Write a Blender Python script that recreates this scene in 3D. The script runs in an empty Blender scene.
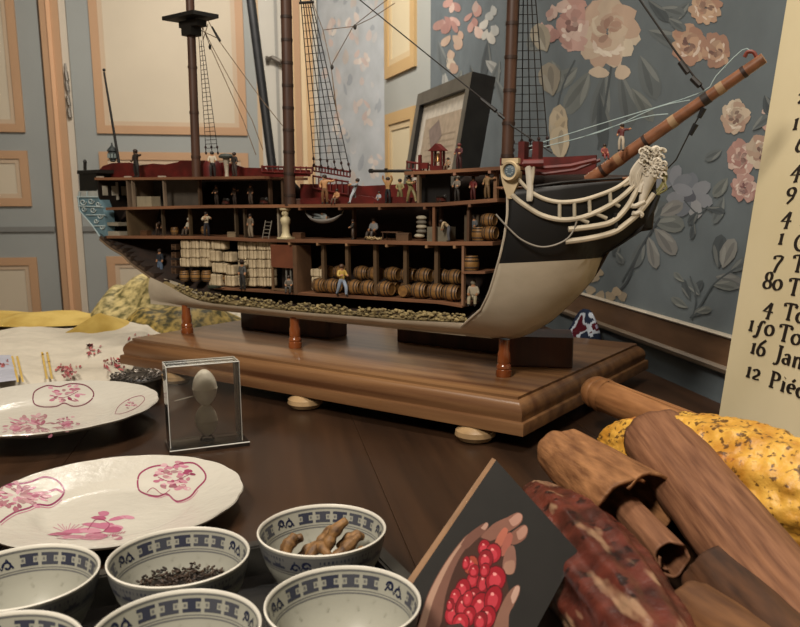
import bpy, bmesh, math, random
import numpy as np
from mathutils import Vector, Matrix, noise
PI=math.pi; R_=math.radians
C=bpy.context.scene.collection
rnd=random.Random(7)

# ---------------------------------------------------------------- camera model (lens of the photograph)
F,CX,CY,PIT,H=790.0,415.0,350.0,math.radians(10.75),.30
def ray(u,v):
    a=(u-CX)/F; b=(v-CY)/F
    return Vector((a,math.cos(PIT)-b*math.sin(PIT),-math.sin(PIT)-b*math.cos(PIT)))
EYE=Vector((0,0,H))
def onz(u,v,z): d=ray(u,v); return EYE+d*((z-H)/d.z)
def ony(u,v,y): d=ray(u,v); return EYE+d*(y/d.y)
def onp(u,v,p0,n): d=ray(u,v); return EYE+d*((p0-EYE).dot(n)/d.dot(n))
def proj(P):
    d=P-EYE; zc=d.y*math.cos(PIT)-d.z*math.sin(PIT); yc=-d.y*math.sin(PIT)-d.z*math.cos(PIT)
    return CX+F*d.x/zc, CY+F*yc/zc
cam=bpy.data.cameras.new('camera'); co=bpy.data.objects.new('camera',cam); C.objects.link(co)
co.location=EYE; co.rotation_euler=(PI/2-PIT,0,0)
cam.sensor_width=36; cam.lens=36*F/800; cam.shift_x=-(CX-400)/800; cam.shift_y=(CY-313.5)/800
cam.clip_start=.01; cam.dof.use_dof=True; cam.dof.focus_distance=.95; cam.dof.aperture_fstop=(cam.lens/1000)/.0022
bpy.context.scene.camera=co

# ---------------------------------------------------------------- materials
def lin(h):
    if isinstance(h,tuple): return h
    h=h.lstrip('#'); o=[]
    for i in (0,2,4):
        c=int(h[i:i+2],16)/255; o.append(c/12.92 if c<=.04045 else ((c+.055)/1.055)**2.4)
    return tuple(o)
MATS={}
def mat(name,col='#808080',col2=None,rough=.5,metal=0,scale=(20,20,20),detail=4,bump=0,bscale=None,spec=.5,attr=False,
        trans=0,ior=1.45,coat=0,sss=0,contrast=(.35,.65),alpha=1,vor=False):
    if name in MATS: return MATS[name]
    m=bpy.data.materials.new(name); m.use_nodes=True; nt=m.node_tree; N=nt.nodes; L=nt.links
    b=N['Principled BSDF']; b.inputs['Roughness'].default_value=rough; b.inputs['Metallic'].default_value=metal
    b.inputs['Specular IOR Level'].default_value=spec; b.inputs['IOR'].default_value=ior
    b.inputs['Transmission Weight'].default_value=trans; b.inputs['Coat Weight'].default_value=coat
    b.inputs['Coat Roughness'].default_value=.15
    b.inputs['Base Color'].default_value=(*lin(col),1)
    tc=N.new('ShaderNodeTexCoord')
    def nz(sc,det=4):
        mp=N.new('ShaderNodeMapping'); mp.inputs['Scale'].default_value=sc; L.new(tc.outputs['Object'],mp.inputs[0])
        if vor: n=N.new('ShaderNodeTexVoronoi'); n.inputs['Scale'].default_value=1; L.new(mp.outputs[0],n.inputs['Vector']); return n.outputs['Distance']
        n=N.new('ShaderNodeTexNoise'); n.inputs['Scale'].default_value=1; n.inputs['Detail'].default_value=det
        L.new(mp.outputs[0],n.inputs['Vector']); return n.outputs['Fac']
    if attr:
        a=N.new('ShaderNodeVertexColor'); a.layer_name='Col'
        mx=N.new('ShaderNodeMix'); mx.data_type='RGBA'; mx.blend_type='MULTIPLY'; mx.inputs[0].default_value=1
        rp=N.new('ShaderNodeValToRGB'); rp.color_ramp.elements[0].position=.3; rp.color_ramp.elements[1].position=.7
        g=1-(.25 if col2 is None else col2); rp.color_ramp.elements[0].color=(g,g,g,1); rp.color_ramp.elements[1].color=(1,1,1,1)
        L.new(nz(scale,detail),rp.inputs[0]); L.new(a.outputs['Color'],mx.inputs[6]); L.new(rp.outputs[0],mx.inputs[7])
        L.new(mx.outputs[2],b.inputs['Base Color'])
    elif col2:
        rp=N.new('ShaderNodeValToRGB'); rp.color_ramp.elements[0].position=contrast[0]; rp.color_ramp.elements[1].position=contrast[1]
        rp.color_ramp.elements[0].color=(*lin(col),1); rp.color_ramp.elements[1].color=(*lin(col2),1)
        L.new(nz(scale,detail),rp.inputs[0]); L.new(rp.outputs[0],b.inputs['Base Color'])
    if bump:
        bp=N.new('ShaderNodeBump'); bp.inputs['Strength'].default_value=1; bp.inputs['Distance'].default_value=bump
        L.new(nz(bscale or scale,detail),bp.inputs['Height']); L.new(bp.outputs[0],b.inputs['Normal'])
    MATS[name]=m; return m
PAINT=mat('painted',rough=.55,attr=True,scale=(60,60,60))
PAINTG=mat('painted_gloss',rough=.22,attr=True,col2=.08,scale=(60,60,60))
WALLP=mat('wallpaper_print',rough=.8,attr=True,col2=.22,scale=(9,9,9),detail=6,spec=.25)
WALLD=mat('door_paint',rough=.5,attr=True,col2=.10,scale=(3,3,3),detail=5,spec=.3)
CLOTHP=mat('printed_cloth',rough=.9,attr=True,col2=.12,scale=(40,40,40),bump=.0012,bscale=(90,90,90),spec=.1)
PORC=mat('painted_porcelain',rough=.34,attr=True,col2=.07,scale=(30,30,30),spec=.3)

# ---------------------------------------------------------------- mesh builder
def frame(d):
    d=d.normalized(); a=Vector((0,0,1)) if abs(d.z)<.9 else Vector((1,0,0))
    x=d.cross(a).normalized(); return x,d.cross(x).normalized()
class MB:
    def __init__(s,M=None): s.v=[];s.f=[];s.c=[];s.m=[];s.M=M
    def add(s,vs,fs,col=None,mi=0):
        o=len(s.v); s.v+=[(s.M@Vector(p) if s.M else Vector(p)) for p in vs]
        c=lin(col) if col is not None else (1,1,1)
        for q in fs: s.f.append([i+o for i in q]); s.c.append(c); s.m.append(mi)
        return s
    def box(s,c,sz,col=None,mi=0,rot=None,taper=1):
        c=Vector(c); h=Vector(sz)/2; vs=[]
        for z in (-1,1):
            for x,y in ((-1,-1),(1,-1),(1,1),(-1,1)):
                t=taper if z>0 else 1
                p=Vector((x*h.x*t,y*h.y*t,z*h.z)); vs.append(c+(rot@p if rot else p))
        return s.add(vs,[(3,2,1,0),(4,5,6,7),(0,1,5,4),(1,2,6,5),(2,3,7,6),(3,0,4,7)],col,mi)
    def tube(s,pts,r,n=8,col=None,mi=0,caps=True,flat=1):
        pts=[Vector(p) for p in pts]; k=len(pts); rs=r if isinstance(r,(list,tuple)) else [r]*k
        x=None; vs=[]
        for i,p in enumerate(pts):
            d=(pts[min(i+1,k-1)]-pts[max(i-1,0)])
            if d.length<1e-9: d=Vector((0,0,1))
            d.normalize()
            if x is None: x,_=frame(d)
            else:
                x=x-d*x.dot(d)
                if x.length<1e-6: x,_=frame(d)
                x.normalize()
            y=d.cross(x)
            for j in range(n):
                a=2*PI*j/n; vs.append(p+x*math.cos(a)*rs[i]+y*math.sin(a)*rs[i]*flat)
        fs=[(i*n+j,i*n+(j+1)%n,(i+1)*n+(j+1)%n,(i+1)*n+j) for i in range(k-1) for j in range(n)]
        if caps: fs+=[tuple(range(n-1,-1,-1)),tuple((k-1)*n+j for j in range(n))]
        return s.add(vs,fs,col,mi)
    def lathe(s,prof,n=24,c=(0,0,0),col=None,mi=0,M=None,cap=True,wob=None):
        c=Vector(c); vs=[]
        for i,(r,z) in enumerate(prof):
            for j in range(n):
                a=2*PI*j/n; w=wob(a,i) if wob else 1
                p=Vector((r*w*math.cos(a),r*w*math.sin(a),z)); vs.append(c+(M@p if M else p))
        k=len(prof)
        fs=[(i*n+j,i*n+(j+1)%n,(i+1)*n+(j+1)%n,(i+1)*n+j) for i in range(k-1) for j in range(n)]
        if cap:
            if prof[0][0]>1e-5: fs.append(tuple(range(n-1,-1,-1)))
            if prof[-1][0]>1e-5: fs.append(tuple((k-1)*n+j for j in range(n)))
        return s.add(vs,fs,col,mi)
    def grid(s,fn,nu,nv,col=None,mi=0,cfn=None,flip=False):
        vs=[fn(i/nu,j/nv) for j in range(nv+1) for i in range(nu+1)]
        w=nu+1
        for j in range(nv):
            for i in range(nu): pass
        if cfn is None:
            fs=[(j*w+i,j*w+i+1,(j+1)*w+i+1,(j+1)*w+i) for j in range(nv) for i in range(nu)]
            if flip: fs=[q[::-1] for q in fs]
            return s.add(vs,fs,col,mi)
        o=len(s.v); s.v+=[(s.M@Vector(p) if s.M else Vector(p)) for p in vs]
        for j in range(nv):
            for i in range(nu):
                q=[o+j*w+i,o+j*w+i+1,o+(j+1)*w+i+1,o+(j+1)*w+i]
                s.f.append(q[::-1] if flip else q); s.c.append(lin(cfn((i+.5)/nu,(j+.5)/nv))); s.m.append(mi)
        return s
    def ell(s,c,r,col=None,mi=0,n=10,m=7,rot=None,fn=None):
        c=Vector(c); vs=[]
        for i in range(m+1):
            t=PI*i/m
            for j in range(n):
                a=2*PI*j/n; p=Vector((math.sin(t)*math.cos(a)*r[0],math.sin(t)*math.sin(a)*r[1],-math.cos(t)*r[2]))
                if fn: p=fn(p)
                vs.append(c+(rot@p if rot else p))
        fs=[(i*n+j,i*n+(j+1)%n,(i+1)*n+(j+1)%n,(i+1)*n+j) for i in range(m) for j in range(n)]
        return s.add(vs,fs,col,mi)
    def prism(s,poly,off,col=None,mi=0):
        poly=[Vector(p) for p in poly]; off=Vector(off); n=len(poly)
        return s.add(poly+[p+off for p in poly],[tuple(range(n-1,-1,-1)),tuple(range(n,2*n))]+[(i,(i+1)%n,n+(i+1)%n,n+i) for i in range(n)],col,mi)
    def poly(s,pts,col=None,mi=0): return s.add(pts,[tuple(range(len(pts)))],col,mi)
    def build(s,name,mats,parent=None,smooth=35,loc=None,rotz=None,clean=True):
        me=bpy.data.meshes.new(name); me.from_pydata([tuple(p) for p in s.v],[],s.f)
        if not isinstance(mats,(list,tuple)): mats=[mats]
        for m in mats: me.materials.append(m)
        me.polygons.foreach_set('material_index',s.m)
        at=me.color_attributes.new('Col','FLOAT_COLOR','CORNER'); buf=[]
        for q,c in zip(s.f,s.c): buf+=[c[0],c[1],c[2],1.0]*len(q)
        at.data.foreach_set('color',buf)
        if clean:
            bm=bmesh.new(); bm.from_mesh(me); bmesh.ops.remove_doubles(bm,verts=bm.verts,dist=1e-6)
            bmesh.ops.recalc_face_normals(bm,faces=bm.faces); bm.to_mesh(me); bm.free()
        if smooth:
            me.polygons.foreach_set('use_smooth',[True]*len(me.polygons)); me.set_sharp_from_angle(angle=R_(smooth))
        me.update()
        o=bpy.data.objects.new(name,me); C.objects.link(o)
        if parent: o.parent=parent
        if loc is not None: o.location=loc
        if rotz is not None: o.rotation_euler=(0,0,rotz)
        return o
def tag(o,label=None,cat=None,group=None,kind=None):
    if label: o['label']=label
    if cat: o['category']=cat
    if group: o['group']=group
    if kind: o['kind']=kind
    return o
def thing(name,label,cat,loc=(0,0,0),rotz=0,group=None):
    o=bpy.data.objects.new(name,None); C.objects.link(o); o.empty_display_size=.02
    o.location=loc; o.rotation_euler=(0,0,rotz); return tag(o,label,cat,group)
def copy_tree(o,parent=None):
    c=o.copy(); C.objects.link(c)
    if parent: c.parent=parent
    for ch in list(o.children): copy_tree(ch,c)
    return c
def bev(o,w,seg=2):
    m=o.modifiers.new('bevel','BEVEL'); m.width=w; m.segments=seg; m.limit_method='ANGLE'; m.angle_limit=R_(40); return o
def subd(o,l=1):
    m=o.modifiers.new('subdivision','SUBSURF'); m.levels=l; m.render_levels=l; return o
def spline(pts,n=6):
    pts=[Vector(p) for p in pts]; out=[]
    for i in range(len(pts)-1):
        p0=pts[max(i-1,0)];p1=pts[i];p2=pts[i+1];p3=pts[min(i+2,len(pts)-1)]
        for k in range(n):
            t=k/n
            out.append(.5*((2*p1)+(p2-p0)*t+(2*p0-5*p1+4*p2-p3)*t*t+(3*p1-p0-3*p2+p3)*t**3))
    out.append(pts[-1]); return out
def interp(xs,ys,x):
    if x<=xs[0]: return ys[0]
    for i in range(len(xs)-1):
        if x<=xs[i+1]:
            t=(x-xs[i])/(xs[i+1]-xs[i]); return ys[i]+(ys[i+1]-ys[i])*t
    return ys[-1]
def shade(h,k): return tuple(min(1,c*k) for c in lin(h))
def mix(a,b,t): a=lin(a);b=lin(b); return tuple(x+(y-x)*t for x,y in zip(a,b))
# ---------------------------------------------------------------- room frame
WD=Vector((-.19,.982,0)).normalized(); WN=Vector((WD.y,-WD.x,0))      # along the right wall (away), out of the room
W0=ony(722,374,1.20); W0.z=0
def W(s,z,off=0): return W0+WD*s+Vector((0,0,z))-WN*off
def wpx(u,v,off=0):
    p=onp(u,v,W0-WN*off,WN); return p
BP=ony(100,200,4.2); BP.z=0
def BT(u,v): p=onp(u,v,BP,WD); return (p-BP).dot(WN),p.z
def B(t,z,off=0): return BP+WN*t+Vector((0,0,z))-WD*off
FLZ,CEZ=-.75,1.95
def wquad(mb,a,b,col,mi=0,z0=FLZ,z1=CEZ,n=1):
    mb.add([(a.x,a.y,z0),(b.x,b.y,z0),(b.x,b.y,z1),(a.x,a.y,z1)],[(0,1,2,3)],col,mi)
# corner points
E1=onp(430,200,W0,WN); E1.z=0
PD=Vector((122-415,804,0)).normalized(); PNn=Vector((PD.y,-PD.x,0))
E2=onp(385,200,E1,PNn); E2.z=0
t316,_=BT(318,200); E3=B(t316,0)
E4=B(-2.2,0); WS=-1.75
A0=W(WS,0); A0.z=0; A1=E4-WD*6.2

def slab(name,a,b,th,col,mats,out,z0=FLZ,z1=CEZ):      # a wall with thickness, growing outwards
    mb=MB(); o=out*th
    mb.prism([(a.x,a.y,z0),(b.x,b.y,z0),(b.x,b.y,z1),(a.x,a.y,z1)],o,col); return mb
# ------- printed flowers for the wallpaper, drawn petal by petal on the wall
def blob(u,v,ru,rv,rot,n=12,wob=.16,r=rnd):
    ph=r.random()*6; out=[]
    for i in range(n):
        a=2*PI*i/n; k=1+wob*math.sin(3*a+ph)+wob*.7*(r.random()-.5)
        x=math.cos(a)*ru*k; y=math.sin(a)*rv*k
        out.append((u+x*math.cos(rot)-y*math.sin(rot),v+x*math.sin(rot)+y*math.cos(rot)))
    return out
class Print:
    def __init__(s,mb,fn,sq=1,wash=0,paper='#5f676b'): s.mb=mb; s.fn=fn; s.k=0; s.sq=sq; s.wash=wash; s.paper=paper
    def pg(s,pts,col):
        s.k+=1; col=mix(col,s.paper,s.wash) if s.wash else col
        s.mb.poly([s.fn(u,v,.0003+.000002*s.k) for u,v in pts],col)
    def petal(s,u,v,l,w,a,col):
        ca,sa=math.cos(a),math.sin(a); out=[]
        for t,k in ((0,.12),(.2,.6),(.45,.95),(.7,1),(.9,.65),(1,.1),(.9,-.6),(.7,-.95),(.45,-1),(.2,-.65)):
            x=t*l; y=k*w*(1+.15*(rnd.random()-.5)); out.append((u+x*ca-y*sa,v+(x*sa+y*ca)*s.sq))
        s.pg(out,col)
    def leaf(s,u,v,l,w,a,col):
        s.petal(u,v,l,w,a,col); s.petal(u+.1*l*math.cos(a),v+.1*l*math.sin(a),l*.8,w*.3,a+.08,mix(col,'#2c3034',.35)); s.petal(u,v,l*.7,w*.25,a-.25,mix(col,'#b9bcb4',.25))
    def stem(s,pts,w,col):
        pts=spline([(p[0],p[1],0) for p in pts],5); L=[];Rr=[]
        for i,p in enumerate(pts):
            d=(pts[min(i+1,len(pts)-1)]-pts[max(i-1,0)]).normalized(); n=Vector((-d.y,d.x,0))*w/2
            L.append((p.x+n.x,p.y+n.y)); Rr.append((p.x-n.x,p.y-n.y))
        s.k+=1; k=len(L); z=.0003+.000002*s.k; c=mix(col,s.paper,s.wash) if s.wash else col
        s.mb.add([s.fn(u,v,z) for u,v in L+Rr],[(i,i+1,k+i+1,k+i) for i in range(k-1)],c)
    def rose(s,u,v,ru,rv,cols,dark,n=11):
        for k in range(n):
            a=2*PI*k/n+rnd.random()*.5; rr=.60+.12*rnd.random()
            s.pg(blob(u+math.cos(a)*ru*rr,v+math.sin(a)*rv*rr,ru*.42,rv*.34,a+.5*rnd.random(),11),mix(rnd.choice(cols),dark,.25*rnd.random()))
        for k in range(n):
            a=2*PI*k/n+rnd.random(); rr=.34
            s.pg(blob(u+math.cos(a)*ru*rr,v+math.sin(a)*rv*rr,ru*.34,rv*.24,a+1.3,10),mix(rnd.choice(cols),dark,.4*rnd.random()))
        for k in range(9):
            a=rnd.random()*6.3; rr=.22*rnd.random(); s.petal(u+math.cos(a)*ru*rr,v+math.sin(a)*rv*rr,ru*.42,rv*.09,a+1.2,mix(rnd.choice(cols),dark,.45+.5*rnd.random()))
        for k in range(8):
            a=rnd.random()*6.3; s.petal(u+math.cos(a)*ru*.55,v+math.sin(a)*rv*.55,ru*.4,rv*.06,a+1.4*rnd.choice((-1,1)),mix(rnd.choice(cols),'#fff6e8',.5))
PAPER='#687175'
mb=MB(); o=WN*.1
mb.prism([W(WS,FLZ),E1+Vector((0,0,FLZ)),E1+Vector((0,0,CEZ)),W(WS,CEZ)],o,PAPER)
P=Print(mb,lambda u,v,k: wpx(u,v,k),1,.20)
cream=['#d9c6ae','#cfb39c','#e2d3bb','#c9a892']; pink=['#c79a8e','#d3aca0','#b98a80','#dcc0b2']; peach=['#c9a488','#d4b496','#b99078']
DK='#6b4a44'; LF='#757a76'; LF2='#686f70'; LFD='#4a5154'
def stemleaf(pts,w=2.0,c=LFD): P.stem(pts,w,c)
# leaves first, blooms over them
for a in ((606,70,62,9,1.75,LF2),(590,72,50,10,2.1,LF),(620,72,56,8,1.35,LF2),(640,55,48,10,1.2,LF2),(578,68,34,9,2.5,LF),(648,30,40,8,.4,LF2),
          (600,92,60,6,1.5,LFD),(632,88,40,7,1.0,LF),(552,60,34,9,1.4,LF),(545,30,26,9,2.2,LF)): P.leaf(*a)
stemleaf([(612,62),(606,100),(598,150)],2.2); stemleaf([(575,60),(560,95),(552,150)],1.8)
P.rose(608,32,29,36,cream,'#a07a68',13); P.rose(572,24,14,34,pink,DK,9)
for q in ((600,66,12,10,1.7),(620,64,16,8,1.3)): P.petal(*q,'#d8c4ac')
P.rose(689,44,17,21,peach,DK); P.rose(716,50,14,18,peach,DK); P.rose(706,8,16,16,peach,DK); P.leaf(690,2,30,6,2.4,LF2)
for a in ((668,18,22,5,.6,LF2),(660,8,26,6,.2,LF2),(648,0,30,5,.8,LFD)): P.leaf(*a)
P.rose(735,117,14,18,cream,DK); P.rose(741,158,13,19,pink,DK); P.rose(760,152,13,18,cream,DK); P.rose(745,188,13,14,pink,'#6e4448'); P.rose(772,118,10,18,pink,DK)
for a in ((722,150,20,5,2.6,LF2),(728,178,24,6,2.2,LF),(752,130,26,5,-.7,LF2),(724,196,30,5,1.9,LF2),(752,205,20,5,1.2,LF),(765,95,22,6,1.3,LFD)): P.leaf(*a)
# grey blue flower and sprays low on the wall
for k in range(7): P.petal(690,196,24,7,k*.9+.3,['#8e9299','#a3a5a8','#777d86'][k%3])
P.pg(blob(690,196,6,7,0),'#5a5c66'); 
for k in range(5): P.petal(672,186,22,6,k*.8+3.4,['#90949c','#7d838b'][k%2])
for a in ((655,222,30,9,.1,LF),(655,228,34,8,.9,'#83827e'),(650,222,26,8,-.9,LF2),(644,240,30,6,1.9,LF2),(660,215,26,7,-.5,'#8d8c88'),(648,236,34,6,1.3,'#8a8a86')): P.leaf(*a)
stemleaf([(660,218),(640,250),(628,280),(618,292)],2.4,'#41464a'); stemleaf([(640,250),(622,282)],1.6,LFD)
for a in ((698,212,16,4,2.2,LFD),(706,208,20,4,.2,LFD),(694,222,18,3,1.7,LFD)): P.leaf(*a)
stemleaf([(684,200),(698,214),(708,206)],1.4)
for a in ((718,268,34,8,-1.5,LFD),(722,268,32,8,-1.2,'#8d8d88'),(730,272,26,6,-.6,LF2),(716,276,30,7,.3,'#7e807e'),(712,284,26,5,.1,LF)): P.leaf(*a)
stemleaf([(736,268),(714,284),(700,306),(690,318)],1.8)
for a in ((690,300,22,4,-1.9,LFD),(688,308,20,4,-2.6,LF),(694,296,18,4,-1.1,LFD),(700,296,22,4,-2.2,LF2),(692,316,16,4,-.6,LFD),(684,282,14,3,-2.4,LF),(696,312,16,4,-.2,LF)): P.leaf(*a)
stemleaf([(692,320),(696,298),(690,276)],1.4)
for q in ((594,278),(590,290),(598,272),(622,296),(616,292),(610,297),(600,296)): P.pg(blob(*q,4.5,5.5,rnd.random()*3),mix('#c0ad90','#8d8474',rnd.random()*.6))
for q in ((620,246,12,4,2.2,LFD),(616,252,14,4,1.0,LF2)): P.leaf(*q)
# upper left of this wall
for (u,v,n,cs,dk) in ((448,14,9,pink,DK),(456,46,8,cream,DK),(474,16,6,pink,'#5e3038'),(492,16,9,['#d6d2c8','#bfc0bb','#e3dfd3'],'#767a7a'),(548,18,7,pink,DK)):
    for k in range(n): P.petal(u+rnd.uniform(-6,6),v+rnd.uniform(-16,16),rnd.uniform(9,15),rnd.uniform(2.4,4.6),1.6+rnd.uniform(-.9,.9),mix(rnd.choice(cs),dk,.3*rnd.random()))
for a in ((444,70,26,3,1.5,'#b3b4ae'),(450,80,22,3,1.6,'#a6a8a3'),(462,70,26,4,2.0,LF),(470,64,40,3,1.4,LFD),(488,40,42,4,1.7,LFD),(486,60,20,5,.8,'#a9aaa6'),(500,60,36,4,1.9,LF2),(495,78,30,4,1.2,LF2),(438,40,36,4,1.4,LF2)): P.leaf(*a)
for a in ((546,52,30,10,-1.9,'#a49a86'),(552,96,34,11,-1.7,'#9a917f'),(556,150,46,9,-1.5,'#c2b297'),(566,148,40,8,-1.9,'#d0bfa2'),(552,148,34,7,-1.2,'#cbb897'),(560,160,34,10,-1.6,'#d6c5a6')): P.leaf(*a)
# more of the repeat beyond the photograph's frame
for k in range(26):
    s=rnd.uniform(-.5,1.9); z=rnd.uniform(.75,1.8); p=W(s,z); u,v=proj(p); q=F/max(.5,p.y)
    if v>-25: continue
    P.rose(u,v,.032*q,.036*q,rnd.choice((cream,pink,peach)),DK,8)
    for j in range(4): P.leaf(u,v,.07*q,.011*q,rnd.random()*6.3,rnd.choice((LF,LF2,LFD)))
wr=mb.build('wall_right',WALLP,smooth=0,clean=False); tag(wr,'grey blue papered wall with painted roses and leaves','wall',kind='structure')

# rail along the right wall
zt=wpx(722,334).z; zb=wpx(722,372).z
mb=MB(); s0,s1=-1.7,(E1-W0).dot(WD)-.01
def rail(prof,col): mb.prism([W(s0,z,o) for o,z in prof],WD*(s1-s0),col)
rail([(0,zt-.001),(.011,zt-.001),(.012,zt+.001),(.009,zt+.003),(0,zt+.003)],'#b3aa9a')
rail([(0,zb+.014),(.008,zb+.014),(.008,zt-.004),(.010,zt-.001),(0,zt-.001)],'#6a4f39')
rail([(0,zb),(.008,zb),(.014,zb+.004),(.015,zb+.010),(.011,zb+.014),(0,zb+.014)],'#6a5c4c')
r_=mb.build('trim_1',mat('rail_paint',rough=.45,attr=True,col2=.3,scale=(14,14,60)),smooth=30); tag(r_,'brown chair rail under the flowered paper','trim',kind='structure')

# splayed panelled corner
GREY='#a2a5a0'; TAN='#bd9f70'; CREAM='#cfc2a2'
mb=MB(); mb.prism([E1+Vector((0,0,FLZ)),E2+Vector((0,0,FLZ)),E2+Vector((0,0,CEZ)),E1+Vector((0,0,CEZ))],PNn*.1,GREY)
LP=(E2-E1).length
def PP(s,z,off=0): return E1+PD*s+Vector((0,0,z))-PNn*off
def molding(mb,fn,s0,s1,z0,z1,w,col,inner,depth=.014):
    for a,b,c,d in ((s0,s1,z0,z0+w),(s0,s1,z1-w,z1),(s0,s0+w,z0+w,z1-w),(s1-w,s1,z0+w,z1-w)):
        mb.prism([fn(a,c,0),fn(b,c,0),fn(b,d,0),fn(a,d,0)],fn(0,0,depth)-fn(0,0,0),col)
    w2=w*1.55
    for a,b,c,d in ((s0+w,s1-w,z0+w,z0+w2),(s0+w,s1-w,z1-w2,z1-w),(s0+w,s0+w2,z0+w2,z1-w2),(s1-w2,s1-w,z0+w2,z1-w2)):
        mb.prism([fn(a,c,0),fn(b,c,0),fn(b,d,0),fn(a,d,0)],fn(0,0,depth*.5)-fn(0,0,0),mix(col,inner,.55))
    mb.poly([fn(s0+w2,z0+w2,.002),fn(s1-w2,z0+w2,.002),fn(s1-w2,z1-w2,.002),fn(s0+w2,z1-w2,.002)],inner)
def psz(u,v): p=onp(u,v,E1,PNn); return (p-E1).dot(PD),p.z
sA=psz(417,60)[0]; sB=psz(387,60)[0]; zU=psz(400,74)[1]; zL=psz(400,111)[1]
molding(mb,PP,sA,sB,zU,1.85,.05,TAN,CREAM); molding(mb,PP,sA,sB,-.25,zL,.05,TAN,CREAM)
tag(mb.build('wall_corner',WALLD,smooth=0),'pale grey panelled corner with tan mouldings','wall',kind='structure')

# recess: same wallpaper, with its brighter light mixed into the colour
mb=MB(); RN=(E3-E2).cross(Vector((0,0,1))).normalized()
if RN.dot(E2-EYE)<0: RN=-RN
mb.prism([E2+Vector((0,0,FLZ)),E3+Vector((0,0,FLZ)),E3+Vector((0,0,CEZ)),E2+Vector((0,0,CEZ))],RN*.1,'#b3b8bb')
P=Print(mb,lambda u,v,k: onp(u,v,E2-RN*k,RN),1,.40,'#b3b8bb')
for k in range(90):
    u=rnd.uniform(318,381); v=rnd.uniform(-40,215)
    P.petal(u,v,rnd.uniform(6,20),rnd.uniform(1.2,3.2),1.57+rnd.uniform(-.4,.4),rnd.choice(('#b6b9bb','#c6c3bf','#9299a0','#c4b4a6','#8f969c','#cdb9ae')))
for (u,v) in ((366,108),(362,60),(340,120),(372,160),(334,30),(352,20)):
    for k in range(7): P.petal(u+rnd.uniform(-5,5),v+rnd.uniform(-12,12),rnd.uniform(6,12),rnd.uniform(1.4,3),1.6+rnd.uniform(-.8,.8),rnd.choice(('#d9c5b6','#cdb0a2','#e2d6c8')))
tag(mb.build('wall_recess',WALLP,smooth=0,clean=False),'papered recess behind the ship, coloured paler for its brighter light','wall',kind='structure')

# back wall, doors
mb=MB(); mb.prism([B(-2.2,FLZ),E3+Vector((0,0,FLZ)),E3+Vector((0,0,CEZ)),B(-2.2,CEZ)],WD*.1,'#b9ad98')
tag(mb.build('wall_back',WALLD,smooth=0),'back wall with the panelled doors','wall',kind='structure')
BLUE='#90938f'; ORG='#b08d6c'; DCR='#bfb39d'
def T(u,v=150): return BT(u,v)[0]
def Z(v,u=100): return BT(u,v)[1]
def door(name,t0,t1,p0,p1,label):
    mb=MB(); mb.prism([B(t0,FLZ),B(t1,FLZ),B(t1,CEZ-.1),B(t0,CEZ-.1)],-WD*.03,BLUE)
    fn=lambda s,z,off=0: B(s,z,.03+off)
    molding(mb,fn,p0,p1,Z(134),CEZ-.2,.040,ORG,DCR); molding(mb,fn,p0,p1,Z(206),Z(152),.040,ORG,DCR); molding(mb,fn,p0,p1,FLZ+.1,Z(256),.040,ORG,DCR)
    mb.box(B((t0+t1)/2,Z(229),.033),(.001,.001,.001))
    mb.prism([fn(t0,Z(231)),fn(t1,Z(231)),fn(t1,Z(226)),fn(t0,Z(226))],-WD*.012,mix(BLUE,'#4c4640',.45))
    d=mb.build(name,WALLD,smooth=0); tag(d,label,'door',kind='structure'); return d
d1=door('door_1',T(-190),T(50),T(-160),T(29),'left grey blue door leaf with peach panel mouldings')
d2=door('door_2',T(78),T(259),T(100),T(248),'right grey blue door leaf with peach panel mouldings')
mb=MB()
def strip(u0,u1,col,dep,v=150): mb.prism([B(T(u0,v),FLZ),B(T(u1,v),FLZ),B(T(u1,v),CEZ),B(T(u0,v),CEZ)],-WD*dep,col)
strip(50,53,'#6c5a48',.02); strip(53,60,ORG,.05); strip(60,64,'#d3a680',.062); strip(64,71,ORG,.05); strip(71,77.5,'#bdb3a2',.035)
tag(mb.build('trim_2',WALLD,smooth=0),'peach door frame between the two door leaves','trim',kind='structure')
mb=MB(); strip(259,263,'#b39a7a',.03); strip(263,287,'#b7b3a8',.03); strip(278,281,'#8f8d86',.036); strip(287,296,'#c9ad84',.05); strip(296,302,ORG,.06); strip(302,307,'#d8c29c',.05); strip(307,314,'#c8a67c',.06); strip(314,319,'#b7b3a8',.05)
tag(mb.build('trim_3',WALLD,smooth=0),'narrow pale door jamb with tan mouldings behind the mainmast','trim',kind='structure')
mb=MB(); fn=lambda s,z,o=0:B(s,z,.03+o)
for v0 in (74,84,98,110): mb.tube([B(T(74.5-.5),Z(v0),.05),B(T(75),Z(v0+9),.05)],.010,8,'#77726a')
mb.tube([B(T(74),Z(66),.05),B(T(75.5),Z(118),.05)],.005,6,'#77726a')
mb.build('hinge',mat('old_steel',rough=.4,metal=.6,attr=True),parent=d2)
mb=MB(); mb.tube([B(T(266,57),Z(56),.05),B(T(272,57),Z(54.5),.07),B(T(279,57),Z(58),.07),B(T(280,57),Z(61),.06)],[.010,.012,.014,.01],8,'#6f6a62'); mb.tube([B(T(270),Z(52),.04),B(T(270),Z(60),.04)],.008,6,'#6f6a62')
lt=mb.build('door_latch',MATS['old_steel']); tag(lt,'small dark metal latch on the pale jamb behind the mainmast','latch')
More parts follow.
